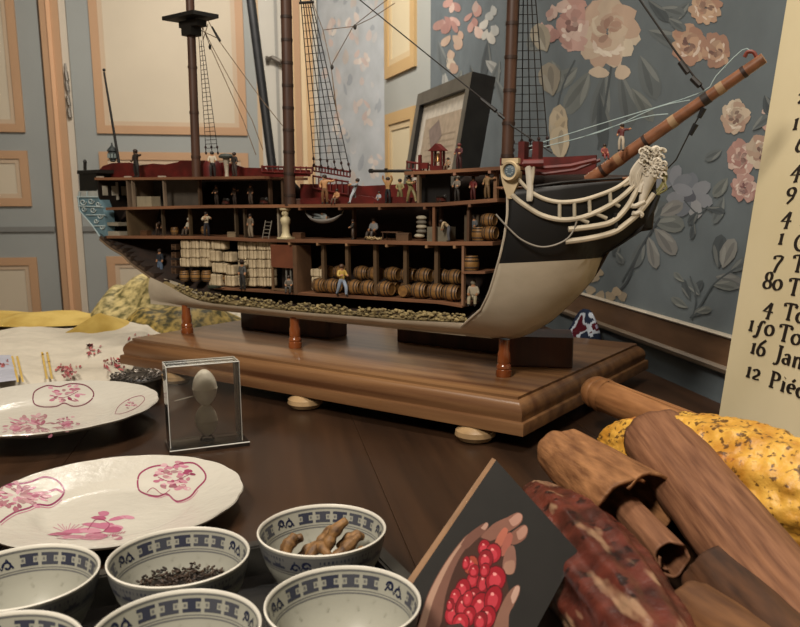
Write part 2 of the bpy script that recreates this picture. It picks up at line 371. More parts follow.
# the rest of the room shell
mb=MB(); mb.box((0,1.5,FLZ-.05),(9,9,.1),'#6d4f38'); tag(mb.build('floor',mat('floor_wood','#5a3f2b','#7a5940',rough=.4,scale=(30,2,2)),smooth=0),'wooden floor','floor',kind='structure')
mb=MB(); mb.box((0,1.5,CEZ+.05),(9,9,.1),'#d8d2c4'); tag(mb.build('ceiling',mat('ceiling_plaster','#d8d2c4','#cfc8b8',rough=.9,scale=(3,3,3)),smooth=0),'plain plaster ceiling','ceiling',kind='structure')
for nm,a,b,out in (('wall_left',E4,A1,-WN),('wall_front',A1,A0+WN*.2,-WD)):
    mb=MB(); mb.prism([(a.x,a.y,FLZ),(b.x,b.y,FLZ),(b.x,b.y,CEZ),(a.x,a.y,CEZ)],out*.1,'#b5ab98'); tag(mb.build(nm,WALLD,smooth=0),nm.replace('_',' ')+' of the room, pale paint','wall',kind='structure')

# ---------------------------------------------------------------- table
tb=thing('dining_table','long dark polished wooden table under the ship and dishes','table',W(0,FLZ,.9))
tb.rotation_euler=(0,0,math.atan2(WD.y,WD.x)-PI/2)
wood_t=mat('table_wood','#1a110b','#412c1d',rough=.36,scale=(26,1.6,26),detail=6,bump=.0006,contrast=(.3,.75),spec=.45)
mb=MB(); ZT=-FLZ
off=.9
x1=off-.028
xs=[-1.05,-.72,-.38,-.03,.32,.62,x1]
for i in range(len(xs)-1):
    mb.box(((xs[i]+xs[i+1])/2,-.03,ZT-.016),(xs[i+1]-xs[i]-.0004,2.06,.032))
bev(mb.build('tabletop',wood_t,tb,smooth=0),.0004,1)
mb=MB()
for x in (-.93,x1-.12): mb.box((x,-.03,ZT-.085),(.025,1.7,.10))
for y in (-.9,.84): mb.box(((x1-1.05)/2,y,ZT-.085),(1.7,.025,.10))
mb.build('apron',wood_t,tb,smooth=0)
for x in (-.93,x1-.12):
    for y in (-.9,.84):
        mb=MB(); mb.box((x,y,(ZT-.033)/2),(.075,.075,ZT-.033),taper=1); mb.build('leg',wood_t,tb,smooth=0)
# ---------------------------------------------------------------- display plinth
A_=onz(523,437.6,.02); AN=R_(-34); EX=Vector((math.cos(AN),math.sin(AN),0)); EY=Vector((-math.sin(AN),math.cos(AN),0))
C0=A_-EX*.387+EY*.235; C0.z=0
MS=Matrix.Translation(C0)@Matrix.Rotation(AN,4,'Z')
def loc(p): d=p-C0; return Vector((d.dot(EX),d.dot(EY),p.z))
def sp(u,v,Y): return loc(onp(u,v,C0+EY*Y,EY))
def sz_(u,v,z): return loc(onz(u,v,z))
def spr(P): return proj(C0+EX*P[0]+EY*P[1]+Vector((0,0,P[2])))
pl=thing('display_plinth','wide moulded brown wooden plinth carrying the ship on bun feet','plinth',C0,AN)
wood_b=mat('plinth_wood','#533521','#82603f',rough=.32,scale=(3,55,55),detail=8,bump=.0004,contrast=(.3,.72),coat=.25)
wood_d=mat('block_wood','#2e1710','#4a271a',rough=.35,scale=(40,40,4),detail=6,coat=.2)
brassw=mat('turned_wood','#6b3518','#94532a',rough=.18,scale=(40,40,8),coat=.6)
prof=[(.006,.02),(0,.021),(0,.0345),(.001,.036),(.005,.037),(.005,.040),(.004,.044),(.005,.050),(.008,.055),(.013,.0595),(.016,.061),(.016,.0645),(.017,.065)]
mb=MB(); k=len(prof); vs=[]
for ins,z in prof:
    for sx,sy in ((-1,-1),(1,-1),(1,1),(-1,1)): vs.append((sx*(.387-ins),sy*(.235-ins),z))
fs=[(i*4+j,i*4+(j+1)%4,(i+1)*4+(j+1)%4,(i+1)*4+j) for i in range(k-1) for j in range(4)]+[(3,2,1,0),tuple((k-1)*4+j for j in range(4))]
mb.add(vs,fs); mb.build('board',wood_b,pl,smooth=40)
footm=mat('pale_turned_wood','#8d7352','#a88c66',rough=.4,scale=(30,30,30))
f1=sz_(475,440,.0); f2=sz_(307,407,.0)
for x in (f1.x,f2.x,f2.x-(f1.x-f2.x)):
    for y in (f1.y,-f1.y):
        mb=MB(); mb.lathe([(.012,0),(.021,.002),(.026,.008),(.025,.014),(.018,.019),(.014,.0205)],24,(x,y,0)); mb.build('bun_foot',footm,pl)
def block(p,col=None):
    mb=MB(); mb.prism([(q[0],q[1],.065) for q in p],(0,0,p[0][2]-.065)); o=mb.build('support_block',wood_d,pl,smooth=0); bev(o,.0015); return o
a=sz_(241,328,.065); b=sz_(352,334,.065)
block([(a.x,a.y,.105),(b.x,a.y,.105),(b.x,a.y+.05,.105),(a.x,a.y+.05,.105)])
a=sz_(397,341.5,.065); b=sz_(500,357,.065)
block([(a.x,a.y,.108),(b.x,a.y,.108),(b.x,a.y+.06,.108),(a.x,a.y+.06,.108)])
a=sz_(508,366.5,.065); b=sz_(572.5,368.5,.065); d=(b-a); nrm=Vector((-d.y,d.x,0)).normalized()*.075
block([(a.x,a.y,.109),(b.x,b.y,.109),(b.x+nrm.x,b.y+nrm.y,.109),(a.x+nrm.x,a.y+nrm.y,.109)])
YK=-.128
for (u,v) in ((503,376.5),(298,347),(180,334)):
    q=sz_(u,v,.065); x,y=q.x,YK; s=1.0
    mb=MB(); mb.lathe([(.0105,.065),(.0110,.067),(.0108,.074),(.0095,.0755),(.0105,.077),(.0100,.081),(.0082,.083),(.0092,.086),(.0088,.097),(.0076,.100),(.0076,.116)],20,(x,y,0))
    mb.build('turned_post',brassw,pl)

# ---------------------------------------------------------------- the ship
ship=thing('model_ship','large cutaway wooden sailing ship model with open decks and three masts','ship model',C0,AN)
wood_k=mat('deck_wood','#5a3d2c','#80593f',rough=.45,scale=(6,60,60),detail=5)
wood_in=mat('hull_lining','#18100b','#2b1c13',rough=.7,scale=(8,50,50))
hullb=mat('hull_black_paint','#060606','#0b0b0a',rough=.55,scale=(20,20,20))
hullw=mat('hull_white_paint','#a59a86','#b9ae9a',rough=.5,scale=(18,18,30),detail=6,contrast=(.3,.7))
redp=mat('dark_red_paint','#3f100d','#5a1814',rough=.5,scale=(40,40,40))
mastm=mat('mast_wood','#35231a','#4e3325',rough=.5,scale=(60,60,8))
sprm=mat('bowsprit_wood','#62402c','#80543a',rough=.4,scale=(60,60,60))
ropeb=mat('black_rope','#15120f','#221d18',rough=.8,scale=(200,200,200))
ropet=mat('tan_rope','#5d4c3a','#75624c',rough=.85,scale=(200,200,200))
ropel=mat('pale_blue_thread','#8fa5a6','#a5b5b4',rough=.7,scale=(100,100,100))
def bX(X): return interp([-.66,-.55,-.40,-.2,0,.2,.30,.36,.41,.45,.475,.495],[.060,.075,.092,.105,.11,.110,.104,.090,.066,.040,.019,.002],X)
ZKP=[sp(u,v,YK) for u,v in ((100,234),(112,243),(130,256),(165,285),(200,300),(260,310),(320,315),(400,321),(465,327),(490,336),(516,338),(530,333),(552,320),(575,299),(594,277),(599,257),(622,243),(640,229))]
zxs=[p.x for p in ZKP]; zzs=[p.z for p in ZKP]
for i in range(1,len(zxs)):
    if zxs[i]<=zxs[i-1]: zxs[i]=zxs[i-1]+1e-3
def zk(X): return interp(zxs,zzs,X)
XB=.495; XS=zxs[0]
def zt(X): return interp([-.66,-.36,-.18,-.15,.14,.18,.30,.45],[.352,.350,.348,.314,.314,.338,.338,.330],X)
def sec(s): return (1-(1-s)**2.4)**.62
def hp(X,s,side): b=bX(X)*sec(s); z0=min(zk(X),zt(X)-.005); return Vector((X,YK+side*b,z0+(zt(X)-z0)*s))
# far side of the hull, whole length
mb=MB(); mb.grid(lambda a,s: hp(XS+(XB-XS)*a,s,1),60,12,mi=0)
hf=mb.build('hull_far_side',[wood_in,wood_in],ship,smooth=50); so=hf.modifiers.new('solidify','SOLIDIFY'); so.thickness=.003; so.offset=0
# near side of the bow
CUT=[(462,326),(470,315),(482,302),(490,284),(496,263),(502,240),(506,220),(508,203),(509,196)]
def cutx(s):
    lo,hi=.1,.42
    def f(X):
        u,v=spr(hp(X,s,-1)); return u-interp([c[1] for c in CUT[::-1]],[c[0] for c in CUT[::-1]],v)
    for _ in range(40):
        m=(lo+hi)/2
        if f(m)<0: lo=m
        else: hi=m
    return lo
NS=24
sv=[i/NS for i in range(NS+1)]
cx_={s:cutx(s) for s in sv}
def ztb(X): return zt(X)
def hpn(X,s):
    ztop=interp([.2,.3,.36,.46],[.297,.300,.312,.322],X); b=bX(X)*sec(s); z0=min(zk(X),ztop-.004); return Vector((X,YK-b,z0+(ztop-z0)*s))
mb=MB(); nu=26; ZB=.2335
def nf(a,s):
    i=round(s*NS)/NS; x0=cx_[i]; return hpn(x0+(XB-x0)*a,s)
vs=[nf(i/nu,j/NS) for j in range(NS+1) for i in range(nu+1)]
# sharp paint line: split by height with a bisected copy
bmx=bmesh.new(); vv=[bmx.verts.new(p) for p in vs]; w_=nu+1
for j in range(NS):
    for i in range(nu): bmx.faces.new((vv[j*w_+i],vv[j*w_+i+1],vv[(j+1)*w_+i+1],vv[(j+1)*w_+i]))
p1=sp(496,263,YK-.08); p2=sp(599,257,YK)
slope=(p2.z-p1.z)/(p2.x-p1.x)
bmesh.ops.bisect_plane(bmx,geom=bmx.verts[:]+bmx.edges[:]+bmx.faces[:],plane_co=p1,plane_no=Vector((-slope,0,1)).normalized())
for fc in bmx.faces: c=fc.calc_center_median(); fc.material_index=1 if c.z<p1.z+slope*(c.x-p1.x) else 0; fc.smooth=True
bmesh.ops.remove_doubles(bmx,verts=bmx.verts,dist=1e-5)
me=bpy.data.meshes.new('bow_planking'); bmx.to_mesh(me); bmx.free(); me.materials.append(hullb); me.materials.append(hullw)
o=bpy.data.objects.new('bow_planking',me); C.objects.link(o); o.parent=ship; so=o.modifiers.new('solidify','SOLIDIFY'); so.thickness=.0025; so.offset=0
o['label']='black and white painted bow planking'
# pale edge of the cut planking
ce=[hpn(cx_[s],s)+Vector((-.001,-.001,0)) for s in sv]
mb=MB(); mb.tube(ce,.0016,6,'#b9ae9c'); mb.build('cut_edge',PAINT,ship)
# low remaining hull strip on the near side and keel
top=[sp(u,v,YK-.022) for u,v in ((151,277),(165,284),(200,301),(260,308),(300,312),(350,316),(400,320),(465,323),(500,326),(530,322))]
bot=[sp(u,v,YK) for u,v in ((152,303),(165,304),(200,308),(260,314),(300,318.5),(350,322.5),(400,327.5),(465,334),(500,338),(530,334))]
top[0]=sp(150,277,YK-.004); 
ts=spline(top,4); bs=spline(bot,4); n=len(ts)
def stripf(a,s):
    i=min(n-1,int(round(a*(n-1)))); p=bs[i].lerp(ts[i],s); p.y-=.006*math.sin(PI*s); return p
mb=MB(); mb.grid(stripf,n-1,5); mb.grid(lambda a,s: Vector((stripf(a,s).x,YK+.006,stripf(a,s).z)),n-1,5)
mb.add([bs[i]+Vector((0,0,0)) for i in range(n)]+[Vector((p.x,YK+.006,p.z)) for p in bs],[(i,i+1,n+i+1,n+i) for i in range(n-1)])
mb.prism([Vector((p.x,YK-.003,p.z-.001)) for p in (bs[0],bs[-6])]+[Vector((p.x,YK-.003,p.z+.006)) for p in (bs[-6],bs[0])],(0,.008,0))
o=mb.build('lower_planking',hullw,ship,smooth=40); o['label']='pale grey strip of lower hull planking'
# rudder line
mb=MB(); mb.tube([sp(150,272,YK),sp(157,303,YK)],.0022,6); mb.build('rudder',mat('rudder_grey','#3f3b36','#57524b',rough=.6,scale=(40,40,40)),ship)
# ballast
mb=MB()
for i in range(620):
    u=rnd.uniform(175,466); v=interp([175,200,260,300,350,400,466],[287,296,304,307,311,315,319],u)+rnd.uniform(-4.5,3.5)
    p=sp(u,v,YK-.016-rnd.random()*.006); r=rnd.uniform(.0012,.0028)
    mb.ell(p,(r*1.5,r,r*.8),mix('#96865c','#51462c',rnd.random()**1.3),n=6,m=4,rot=Matrix.Rotation(rnd.random()*3,3,'X'))
bl=mb.build('stone_ballast',PAINT,ship); bl['kind']='stuff'
mb=MB(); q=[sp(u,v,YK-.014) for u,v in ((165,284),(200,299),(260,306),(300,310),(400,318),(466,321))]
mb.tube(q,.0055,6,'#7d6d4a',flat=1); mb.build('keelson',PAINT,ship)

def deck(name,pts,x0,x1,th=.0045,m=wood_k,Y0=0,back=.97,lip=.0):
    P=[sp(u,v,YK) for u,v in pts]; X_=[p.x for p in P]; Z_=[p.z for p in P]
    zf=lambda X: interp(X_,Z_,X)
    mb=MB(); n=36; xs=[x0+(x1-x0)*i/n for i in range(n+1)]
    vs=[]
    for X in xs:
        z=zf(X); yb=YK+max(.004,bX(X)*back*sec(max(.02,min(1,(z-zk(X))/(zt(X)-zk(X)))))-.002)
        for y,zz in ((YK-.002,z-th/2),(YK-.002,z+th/2),(yb,z+th/2),(yb,z-th/2)): vs.append((X,y,zz))
    fs=[(i*4+j,i*4+(j+1)%4,(i+1)*4+(j+1)%4,(i+1)*4+j) for i in range(n) for j in range(4)]+[(3,2,1,0),tuple(n*4+j for j in range(4))]
    mb.add(vs,fs); mb.build(name,m,ship,smooth=30); return zf
xq=lambda u,v=200: sp(u,v,YK).x
D1=deck('quarter_deck',[(97,178.8),(150,178.6),(210,178),(266,177.5)],xq(97),xq(266))
D2=deck('upper_deck',[(106,208.8),(210,206.5),(293,206),(400,205),(440,204.5),(504,199.5)],xq(106),xq(498),.005)
D3=deck('lower_deck',[(104,237),(200,237.5),(262,240.5),(310,241),(440,243.6),(502,243.5)],xq(104),xq(494),.005)
D4=deck('hold_floor',[(200,287),(310,294.5),(440,302.5),(464,306.5)],xq(210),xq(464),.0035)
D0=deck('forecastle_deck',[(405,173.2),(440,171.8),(500,168.2),(510,167.5)],xq(405),xq(512),.0045)
D5=deck('locker_shelf',[(462,272.5),(490,272.5)],xq(463),xq(487),.003)
# bulkheads, pillars and cabins
def post(u,Zb,Zt,col,w=.004,dy=.001,dep=.006,name='pillar',v=220,m=PAINT):
    X=sp(u,v,YK+dy).x; z0=Zb(X); z1=Zt(X); mb=MB(); mb.box((X,YK+dy+dep/2,(z0+z1)/2),(w,dep,z1-z0),col); return mb.build(name,m,ship,smooth=0)
def bulk(u,Zb,Zt,col,th=.003,dep=.09,name='bulkhead'):
    X=sp(u,220,YK).x; z0=Zb(X); z1=Zt(X); yb=min(dep,bX(X)*.9); mb=MB(); mb.box((X,YK+yb/2,(z0+z1)/2),(th,yb,z1-z0),col); return mb.build(name,PAINT,ship,smooth=0)
def panel(u0,u1,Zb,Zt,col,dy,a=0,b=1,name='cabin_wall',th=.003):
    x0=sp(u0,220,YK+dy).x; x1=sp(u1,220,YK+dy).x; xm=(x0+x1)/2; z0=Zb(xm); z1=Zt(xm); h=z1-z0
    mb=MB(); mb.box((xm,YK+dy,z0+h*(a+b)/2),(x1-x0,th,h*(b-a)),col); return mb.build(name,PAINT,ship,smooth=0)
for u in (129,): bulk(u,D2,D1,'#6a5a4a')
for u in (134,165): post(u,D2,D1,'#7a6a58',.003)
panel(166,201,D2,D1,'#4a443c',.035); panel(100,111,D2,D1,'#b9b2a2',.03,.25,.85,'cabin_panel'); panel(113,120,D2,D1,'#a9a292',.04,.3,.9,'cabin_panel')
panel(136,163,D2,D1,'#57534b',.06); panel(135,157,D2,D1,'#9a9078',.02,.02,.4,'berth',.02)
for u in (200,270,283): post(u,D2,D1 if u<268 else (lambda X:.334),'#4c3a2a',.004,.02)
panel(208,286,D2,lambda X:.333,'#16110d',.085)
for u in (127,): bulk(u,D3,D2,'#5b4b36')
for u,c in ((162,'#4d4030'),(189,'#54442f'),(235,'#4d4030'),(244,'#4d4030'),(278,'#8d8270')): post(u,D3,D2,c,.0035,.012)
panel(107,125,D3,D2,'#9c9584',.02,.03,.2,'berth',.03); panel(107,125,D3,D2,'#8c8574',.02,.4,.52,'berth',.03)
for u in (353,430,440,470): post(u,D3,D2,'#523a28',.004,.03)
post(433.5,D3,D2,'#6c4a32',.004,0,.004); post(468,D3,D2,'#4f3826',.004,.01)
panel(431,452,D3,D2,'#6d6656',.02,.0,.42,'locker',.02); panel(468,482,D3,D2,'#4f4434',.03,.0,.7,'locker',.02)
post(462.5,D4,D3,'#84624a',.0035,-.001,.006,v=280)
for u in (323,347,375,405,436): post(u,lambda X:D4(X)+.004,D3,'#5a4630',.006,.012,.006,v=275)
for u in (290,318,347,387,427,455): # beam ends under the decks
    X=sp(u,245,YK).x; mb=MB(); mb.box((X,YK+.03,D3(X)-.0045),(.004,.064,.004),'#8a6a4c'); mb.build('deck_beam',PAINT,ship,smooth=0)
for u in (300,340,380,425,470):
    X=sp(u,208,YK).x; mb=MB(); mb.box((X,YK+.03,D2(X)-.0045),(.004,.064,.004),'#6a4a36'); mb.build('deck_beam',PAINT,ship,smooth=0)
for u in (413,455,490):
    X=sp(u,175,YK).x; mb=MB(); mb.box((X,YK+.03,D0(X)-.004),(.004,.064,.004),'#8a6450'); mb.build('deck_beam',PAINT,ship,smooth=0)
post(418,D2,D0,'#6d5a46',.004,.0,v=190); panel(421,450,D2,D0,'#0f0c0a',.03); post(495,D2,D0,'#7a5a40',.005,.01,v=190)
# cabin in the hold
x0,x1=sp(270,265,YK).x,sp(294,265,YK).x; zf=D4((x0+x1)/2); zc=D3((x0+x1)/2)
hc=zc-zf
mb=MB(); mb.box(((x0+x1)/2,YK+.004,zf+hc*.70),(x1-x0,.003,hc*.44),'#6b3d28'); mb.box((x0+.002,YK+.004,zf+hc*.25),(.004,.003,hc*.5),'#6a5138'); mb.box((x1+.004,YK+.015,zf+hc*.46),(.008,.035,hc*.92),'#5d4430')
mb.box(((x0+x1)/2,YK+.004,zf+.004),(x1-x0,.004,.003),'#6a5138'); mb.box(((x0+x1)/2,YK+.028,zf+hc*.46),(x1-x0,.002,hc*.9),'#1b130e')
cb=mb.build('hold_cabin',PAINT,ship,smooth=0)
mb=MB()
for k in range(3): mb.box((x0+(x1-x0)*(.52+.18*k),YK+.009,zf+hc*.25),(.002,.002,hc*.44),'#7d7a72')
mb.build('railing',PAINT,cb,smooth=0)
# stepped frames at the stern, cut edge of the run
pts=[sp(u,v,YK) for u,v in ((101,236),(112,245),(124,252),(132,260),(146,270),(165,284),(185,294),(205,301))]
mb=MB(); mb.tube([p+Vector((0,0,-.002)) for p in spline(pts,3)],.0042,6,'#3a2c20'); mb.tube([p+Vector((0,-.003,-.006)) for p in spline(pts,3)],.0022,6,'#6c5a46')
for p in spline(pts,2)[1:]: mb.box(p+Vector((.004,.02,.004)),(.004,.05,.007),'#2c2018')
mb.build('stern_frames',PAINT,ship)
# red bulwark along the poop, waist rail and quarter barricade
def sil(name,pts,Y,dep,m,base=None,parent=ship):
    top=[sp(u,v,Y) for u,v in pts]; zb=(base if base is not None else min(p.z for p in top)-.02)
    mb=MB(); n=len(top); vs=[]
    for p in top:
        for y,z in ((Y,zb),(Y,p.z),(Y+dep,p.z),(Y+dep,zb)): vs.append((p.x,y,z))
    mb.add(vs,[(i*4+j,i*4+(j+1)%4,(i+1)*4+(j+1)%4,(i+1)*4+j) for i in range(n-1) for j in range(4)]+[(3,2,1,0),tuple((n-1)*4+j for j in range(4))]); return mb.build(name,m,parent,smooth=0)
sil('poop_bulwark',[(97,172),(103,166),(112,163),(130,162.5),(139,165.5),(153,163.5),(165,164.5),(178,162),(180,160.5),(204,160.5),(206,163.5),(226,162),(244,167.5),(262,168)],YK+.03,.004,redp,.336)
sil('waist_rail',[(262,172),(270,170)],YK+.03,.004,redp,.334)
sil('barricade',[(261,166),(262,166),(263,169),(290,169.5),(308,170)],YK+.01,.006,redp,.336)
def rail(name,u0,v0,u1,v1,Y,h,nb,m=redp):
    a=sp(u0,v0,Y); b=sp(u1,v1,Y); mb=MB(); mb.tube([a,b],.0016,6)
    for i in range(nb+1):
        p=a.lerp(b,i/nb); mb.tube([p+Vector((0,0,.002)),p+Vector((0,0,-h))],.0013,5)
    mb.tube([a-Vector((0,0,h)),b-Vector((0,0,h))],.0014,6); return mb.build(name,m,ship)
rail('waist_railing',262,166.5,312,168,YK+.008,.008,9)
rail('far_bulwark_rail',313,176,348,182,YK+.09,.02,6)
sil('far_bulwark',[(300,184),(348,184),(362,186),(405,184),(415,180)],YK+.095,.004,redp,.292)
sil('near_waist_edge',[(300,199),(322,197),(330,201),(352,200),(358,195.5),(372,197),(378,201),(384,197.5),(395,196.5),(418,198)],YK+.012,.004,redp,.294)
rail('channel_rail',313,166,350,172,YK+.098,.008,12)
rail('forecastle_railing',407,162,432,165,YK+.03,.010,6)
sil('forecastle_bulwark',[(500,158),(520,157),(560,157),(596,155)],YK+.06,.004,redp,.333)
# belfry
mb=MB(); q=sp(438,168,YK+.02); z0=q.z
for x in (-.007,.007):
    for y in (-.004,.004): mb.box((q.x+x,q.y+y,z0+.010),(.0028,.0028,.026))
mb.prism([(q.x-.0125,q.y-.007,z0+.023),(q.x+.0125,q.y-.007,z0+.023),(q.x,q.y-.007,z0+.033)],(0,.014,0)); mb.box((q.x,q.y,z0),(.020,.012,.006))
bf=mb.build('belfry',redp,ship,smooth=0); mb=MB(); mb.lathe([(.0005,.0205),(.0022,.019),(.003,.013),(.0045,.009),(.0045,.0085)],10,(q.x,q.y,z0)); mb.build('bell',mat('bell_metal','#6a5030','#8a6a40',rough=.3,metal=.8,scale=(90,90,90)),bf)
mb=MB(); q=sp(420,163,YK+.02); mb.box((q.x,q.y,q.z),(.004,.004,.022)); mb.box((q.x+.007,q.y,q.z-.004),(.014,.004,.008)); mb.build('bitts',redp,ship,smooth=0)
# stern
mb=MB(); blu='#6d8892'
def sprism(pts,col,w,dy=0): mb.prism([sp(u,v,YK+dy) for u,v in pts],(0,w,0),col)
sprism([(77,197),(98,197),(104,212),(106,237),(101,239),(92,225),(79,211)],'#64808a',.022)
mb.build('stern_gallery',PAINT,ship,smooth=0)['label']='blue grey carved stern gallery'
mb=MB(); sprism([(79,172),(96,171),(97,191),(80,191)],'#12120f',.03); sprism([(77,170.5),(99,169.5),(99,173),(77,174)],'#191815',.034,-.002); mb.tube([sp(85,170,YK),sp(85,163,YK)],.003,8,'#15140f'); mb.ell(sp(85,162,YK),(.0035,.0035,.005),'#15140f'); mb.build('stern_rail',PAINT,ship)
mb=MB(); sprism([(78,191),(97,190),(98,198),(77,198)],'#a8aaa4',.022); mb.build('stern_window_band',PAINT,ship,smooth=0)
mb=MB()
def scr(u,v,r,col='#b4c0bf'):
    c=[sp(u+math.cos(a)*r*(1-.1*a),v+math.sin(a)*r*(1-.1*a),YK-.002) for a in [i*.6 for i in range(13)]]; mb.tube(c,.0010,5,col)
for u,v,r in ((83,202,3.4),(91,201,3.2),(98,204,2.6),(84,209,2.6),(93,210,3),(100,216,2.8),(96,221,2.4),(102,227,2.4)): scr(u,v,r)
for q in (((77,197),(98,197)),((78,206),(103,207)),((86,215),(105,215)),((94,226),(105,226)),((80,192),(79,198)),((87,191),(87,197)),((78,196),(80,211),(92,225),(101,238))): mb.tube([sp(u,v,YK-.002) for u,v in q],.0012,5,'#9fb0b2')
mb.build('stern_carving',PAINT,ship)['label']='pale blue scrolled carving'
x_=xq(98.5); mb=MB(); z0=D3(x_); z1=D1(x_); mb.box((x_,YK+.040,(z0+z1)/2),(.004,.078,z1-z0),'#1d1611')
for y in (.014,.034,.056): mb.box((x_+.0025,YK+y,z0+(z1-z0)*.80),(.0015,.011,.018),'#b3ad9c')
mb.build('stern_transom',PAINT,ship,smooth=0)
# stern lantern and flagstaff
p=sp(113,162,YK+.05); mb=MB(); mb.lathe([(.003,0),(.006,.002),(.005,.004),(.0075,.006),(.0085,.017),(.0075,.019),(.010,.0205),(.010,.022),(.007,.026),(.003,.030),(.0015,.033),(.0015,.036),(0,.037)],8,p,'#2d3434'); 
for i in range(8):
    a=2*PI*i/8; mb.box(p+Vector((math.cos(a)*.0078,math.sin(a)*.0078,.0115)),(.003,.003,.008),'#8d9a98')
mb.build('stern_lantern',PAINT,ship)
mb=MB(); mb.tube([sp(119,163,YK+.05),sp(104,72,YK+.05)],[.0028,.0018],8,'#15120f'); mb.ell(sp(104,70,YK+.05),(.003,.003,.003),'#15120f'); mb.build('flagstaff',PAINT,ship)
# masts
def bands(mb,a,b,ra,rb,n,col): 
    for i in range(n):
        t=(i+.5)/n; p=a.lerp(b,t); d=(b-a).normalized(); mb.tube([p-d*.002,p+d*.002],ra+(rb-ra)*t+.0008,12,col)
def mast(name,pb,pt,rb,rt,zb,ztop,n,col):
    a=sp(*pb,YK+.006); b=sp(*pt,YK+.006); d=(b-a)/(b.z-a.z); a=a+d*(zb-a.z); b=b+d*(ztop-b.z)
    mb=MB(); mb.tube([a,b],[rb,rt],14); o=mb.build(name,mastm,ship)
    d=(b-a).normalized()
    for i in range(n):
        t=(i+.5)/n; p=a.lerp(b,t); mb=MB(); mb.tube([p-d*.002,p+d*.002],rb+(rt-rb)*t+.0008,12,col); mb.build('mast_band',PAINT,o)
    return a,b
mA,mB_=mast('mizzen_mast',(196,161),(190,0),.0076,.0068,.336,.70,5,'#3a2519')
nA,nB=mast('main_mast',(290,204),(286,0),.0088,.0080,.291,.72,13,'#2c1b12')
fA,fB=mast('fore_mast',(507,166),(513,0),.0080,.0072,.336,.70,9,'#2f1d14')
def at(a,b,z): return a.lerp(b,(z-a.z)/(b.z-a.z))
# mizzen top
zc=sp(192,18,YK).z; q=at(mA,mB_,zc); mb=MB()
mb.prism([(q.x-.045,q.y-.022,zc),(q.x+.036,q.y-.026,zc),(q.x+.045,q.y+.02,zc),(q.x-.03,q.y+.03,zc)],(0,0,.006),'#14120f'); mb.box((q.x+.004,q.y,zc-.008),(.045,.02,.010),'#17140f'); mb.box((q.x,q.y,zc-.018),(.024,.022,.016),'#17140f')
mb.build('mizzen_top',PAINT,ship,smooth=0)
# bowsprit
a=sp(588,181,YK+.0); b=sp(764,58,YK+.0); mb=MB(); mb.tube([a,a.lerp(b,.5),b],[.0078,.0070,.0058],14); bs_=mb.build('bowsprit',sprm,ship)
for t,c,w in ((.10,'#2c1a12',.002),(.2,'#8a6848',.004),(.36,'#2c1a12',.002),(.52,'#94795a',.004),(.70,'#2a201a',.004),(.78,'#94795a',.004),(.90,'#2c1a12',.002)):
    mb=MB(); p=a.lerp(b,t); d=(b-a).normalized(); mb.tube([p-d*w,p+d*w],.0085-.002*t,12,c); mb.build('bowsprit_band',PAINT,bs_)
mb=MB(); t=b-(b-a).normalized()*.008; mb.tube(spline([t+Vector((0,0,.004)),t+Vector((-.004,0,.011)),t+Vector((-.010,0,.012)),t+Vector((-.013,0,.007))],4),.0022,6,'#6c2f22'); mb.build('sprit_cap',PAINT,bs_)
# ---- rigging
def line(mb,pts,r=.0007): mb.tube(pts,r,5)
def shrouds(name,top,bot,n,zrat,step=.0105,r=.0008):
    mb=MB(); L=[]
    for i in range(n):
        t=i/(n-1); a=top[0].lerp(top[1],t); b=bot[0].lerp(bot[1],t); L.append((a,b)); line(mb,[a,b],r)
    z=bot[0].z+.008
    while z<zrat:
        pts=[a.lerp(b,min(1,max(0,(a.z-z)/(a.z-b.z)))) for a,b in L]; line(mb,pts,.0005); z+=step
    o=mb.build(name,ropeb,ship)
    for a,b in L:
        mb=MB(); d=(a-b).normalized()
        for k in (0,.011): mb.ell(b+d*k,(.0026,.0016,.003),'#2a120e',n=8,m=5)
        mb.tube([b,b+d*.012],.0008,4,'#1c1512'); mb.build('deadeye',PAINT,o)
    return o
YF=YK+.095
shrouds('main_shrouds',[sp(301,2,YK+.02),sp(312,2,YK+.03)],[sp(314,165,YF),sp(350,171,YF)],6,.60)
mb=MB(); 
for a,b in zip((sp(301,2,YK+.02),sp(312,2,YK+.03)),(at(nA,nB,.66),at(nA,nB,.665))): line(mb,[a,b],.0012)
line(mb,[sp(299,3,YK+.018),sp(314,2,YK+.032)],.0022); mb.build('shroud_collar',ropeb,ship)
shrouds('fore_shrouds',[sp(520,-20,YK+.02),sp(534,-20,YK+.03)],[sp(513,150,YK+.07),sp(548,146,YK+.09)],5,.58)
shrouds('mizzen_shrouds',[sp(199,40,YK+.02),sp(203,40,YK+.02)],[sp(206,153,YK+.08),sp(218,153,YK+.08)],3,.56,.007,.0006)
mb=MB()
for u0,u1 in ((197,199),(202,203),(208,203)): line(mb,[sp(u0,24,YK+.01),sp(u1,40,YK+.02)],.0007)
for q in (((203,28),(210,46),(243,120),(256,155)),((205,32),(213,48),(252,120),(263,150)),((208,20),(217,38),(262,100),(290,135)),((200,30),(217,38))): line(mb,[sp(u,v,YK+.04) for u,v in q],.0007)
o=mb.build('mizzen_braces',ropet,ship)
mb=MB(); mb.ell(sp(210,47,YK+.04),(.003,.002,.0045),'#15120f'); mb.build('block',PAINT,o); mb=MB(); mb.tube([sp(212,27,YK+.04),sp(220,41,YK+.04)],[.0016,.0022],6,'#15120f'); mb.build('block',PAINT,o)
mb=MB(); line(mb,[at(nA,nB,.66)]+[sp(u,v,YK) for u,v in ((360,0),(480,97),(512,126),(552,153))],.0009); o=mb.build('main_stay',ropeb,ship)
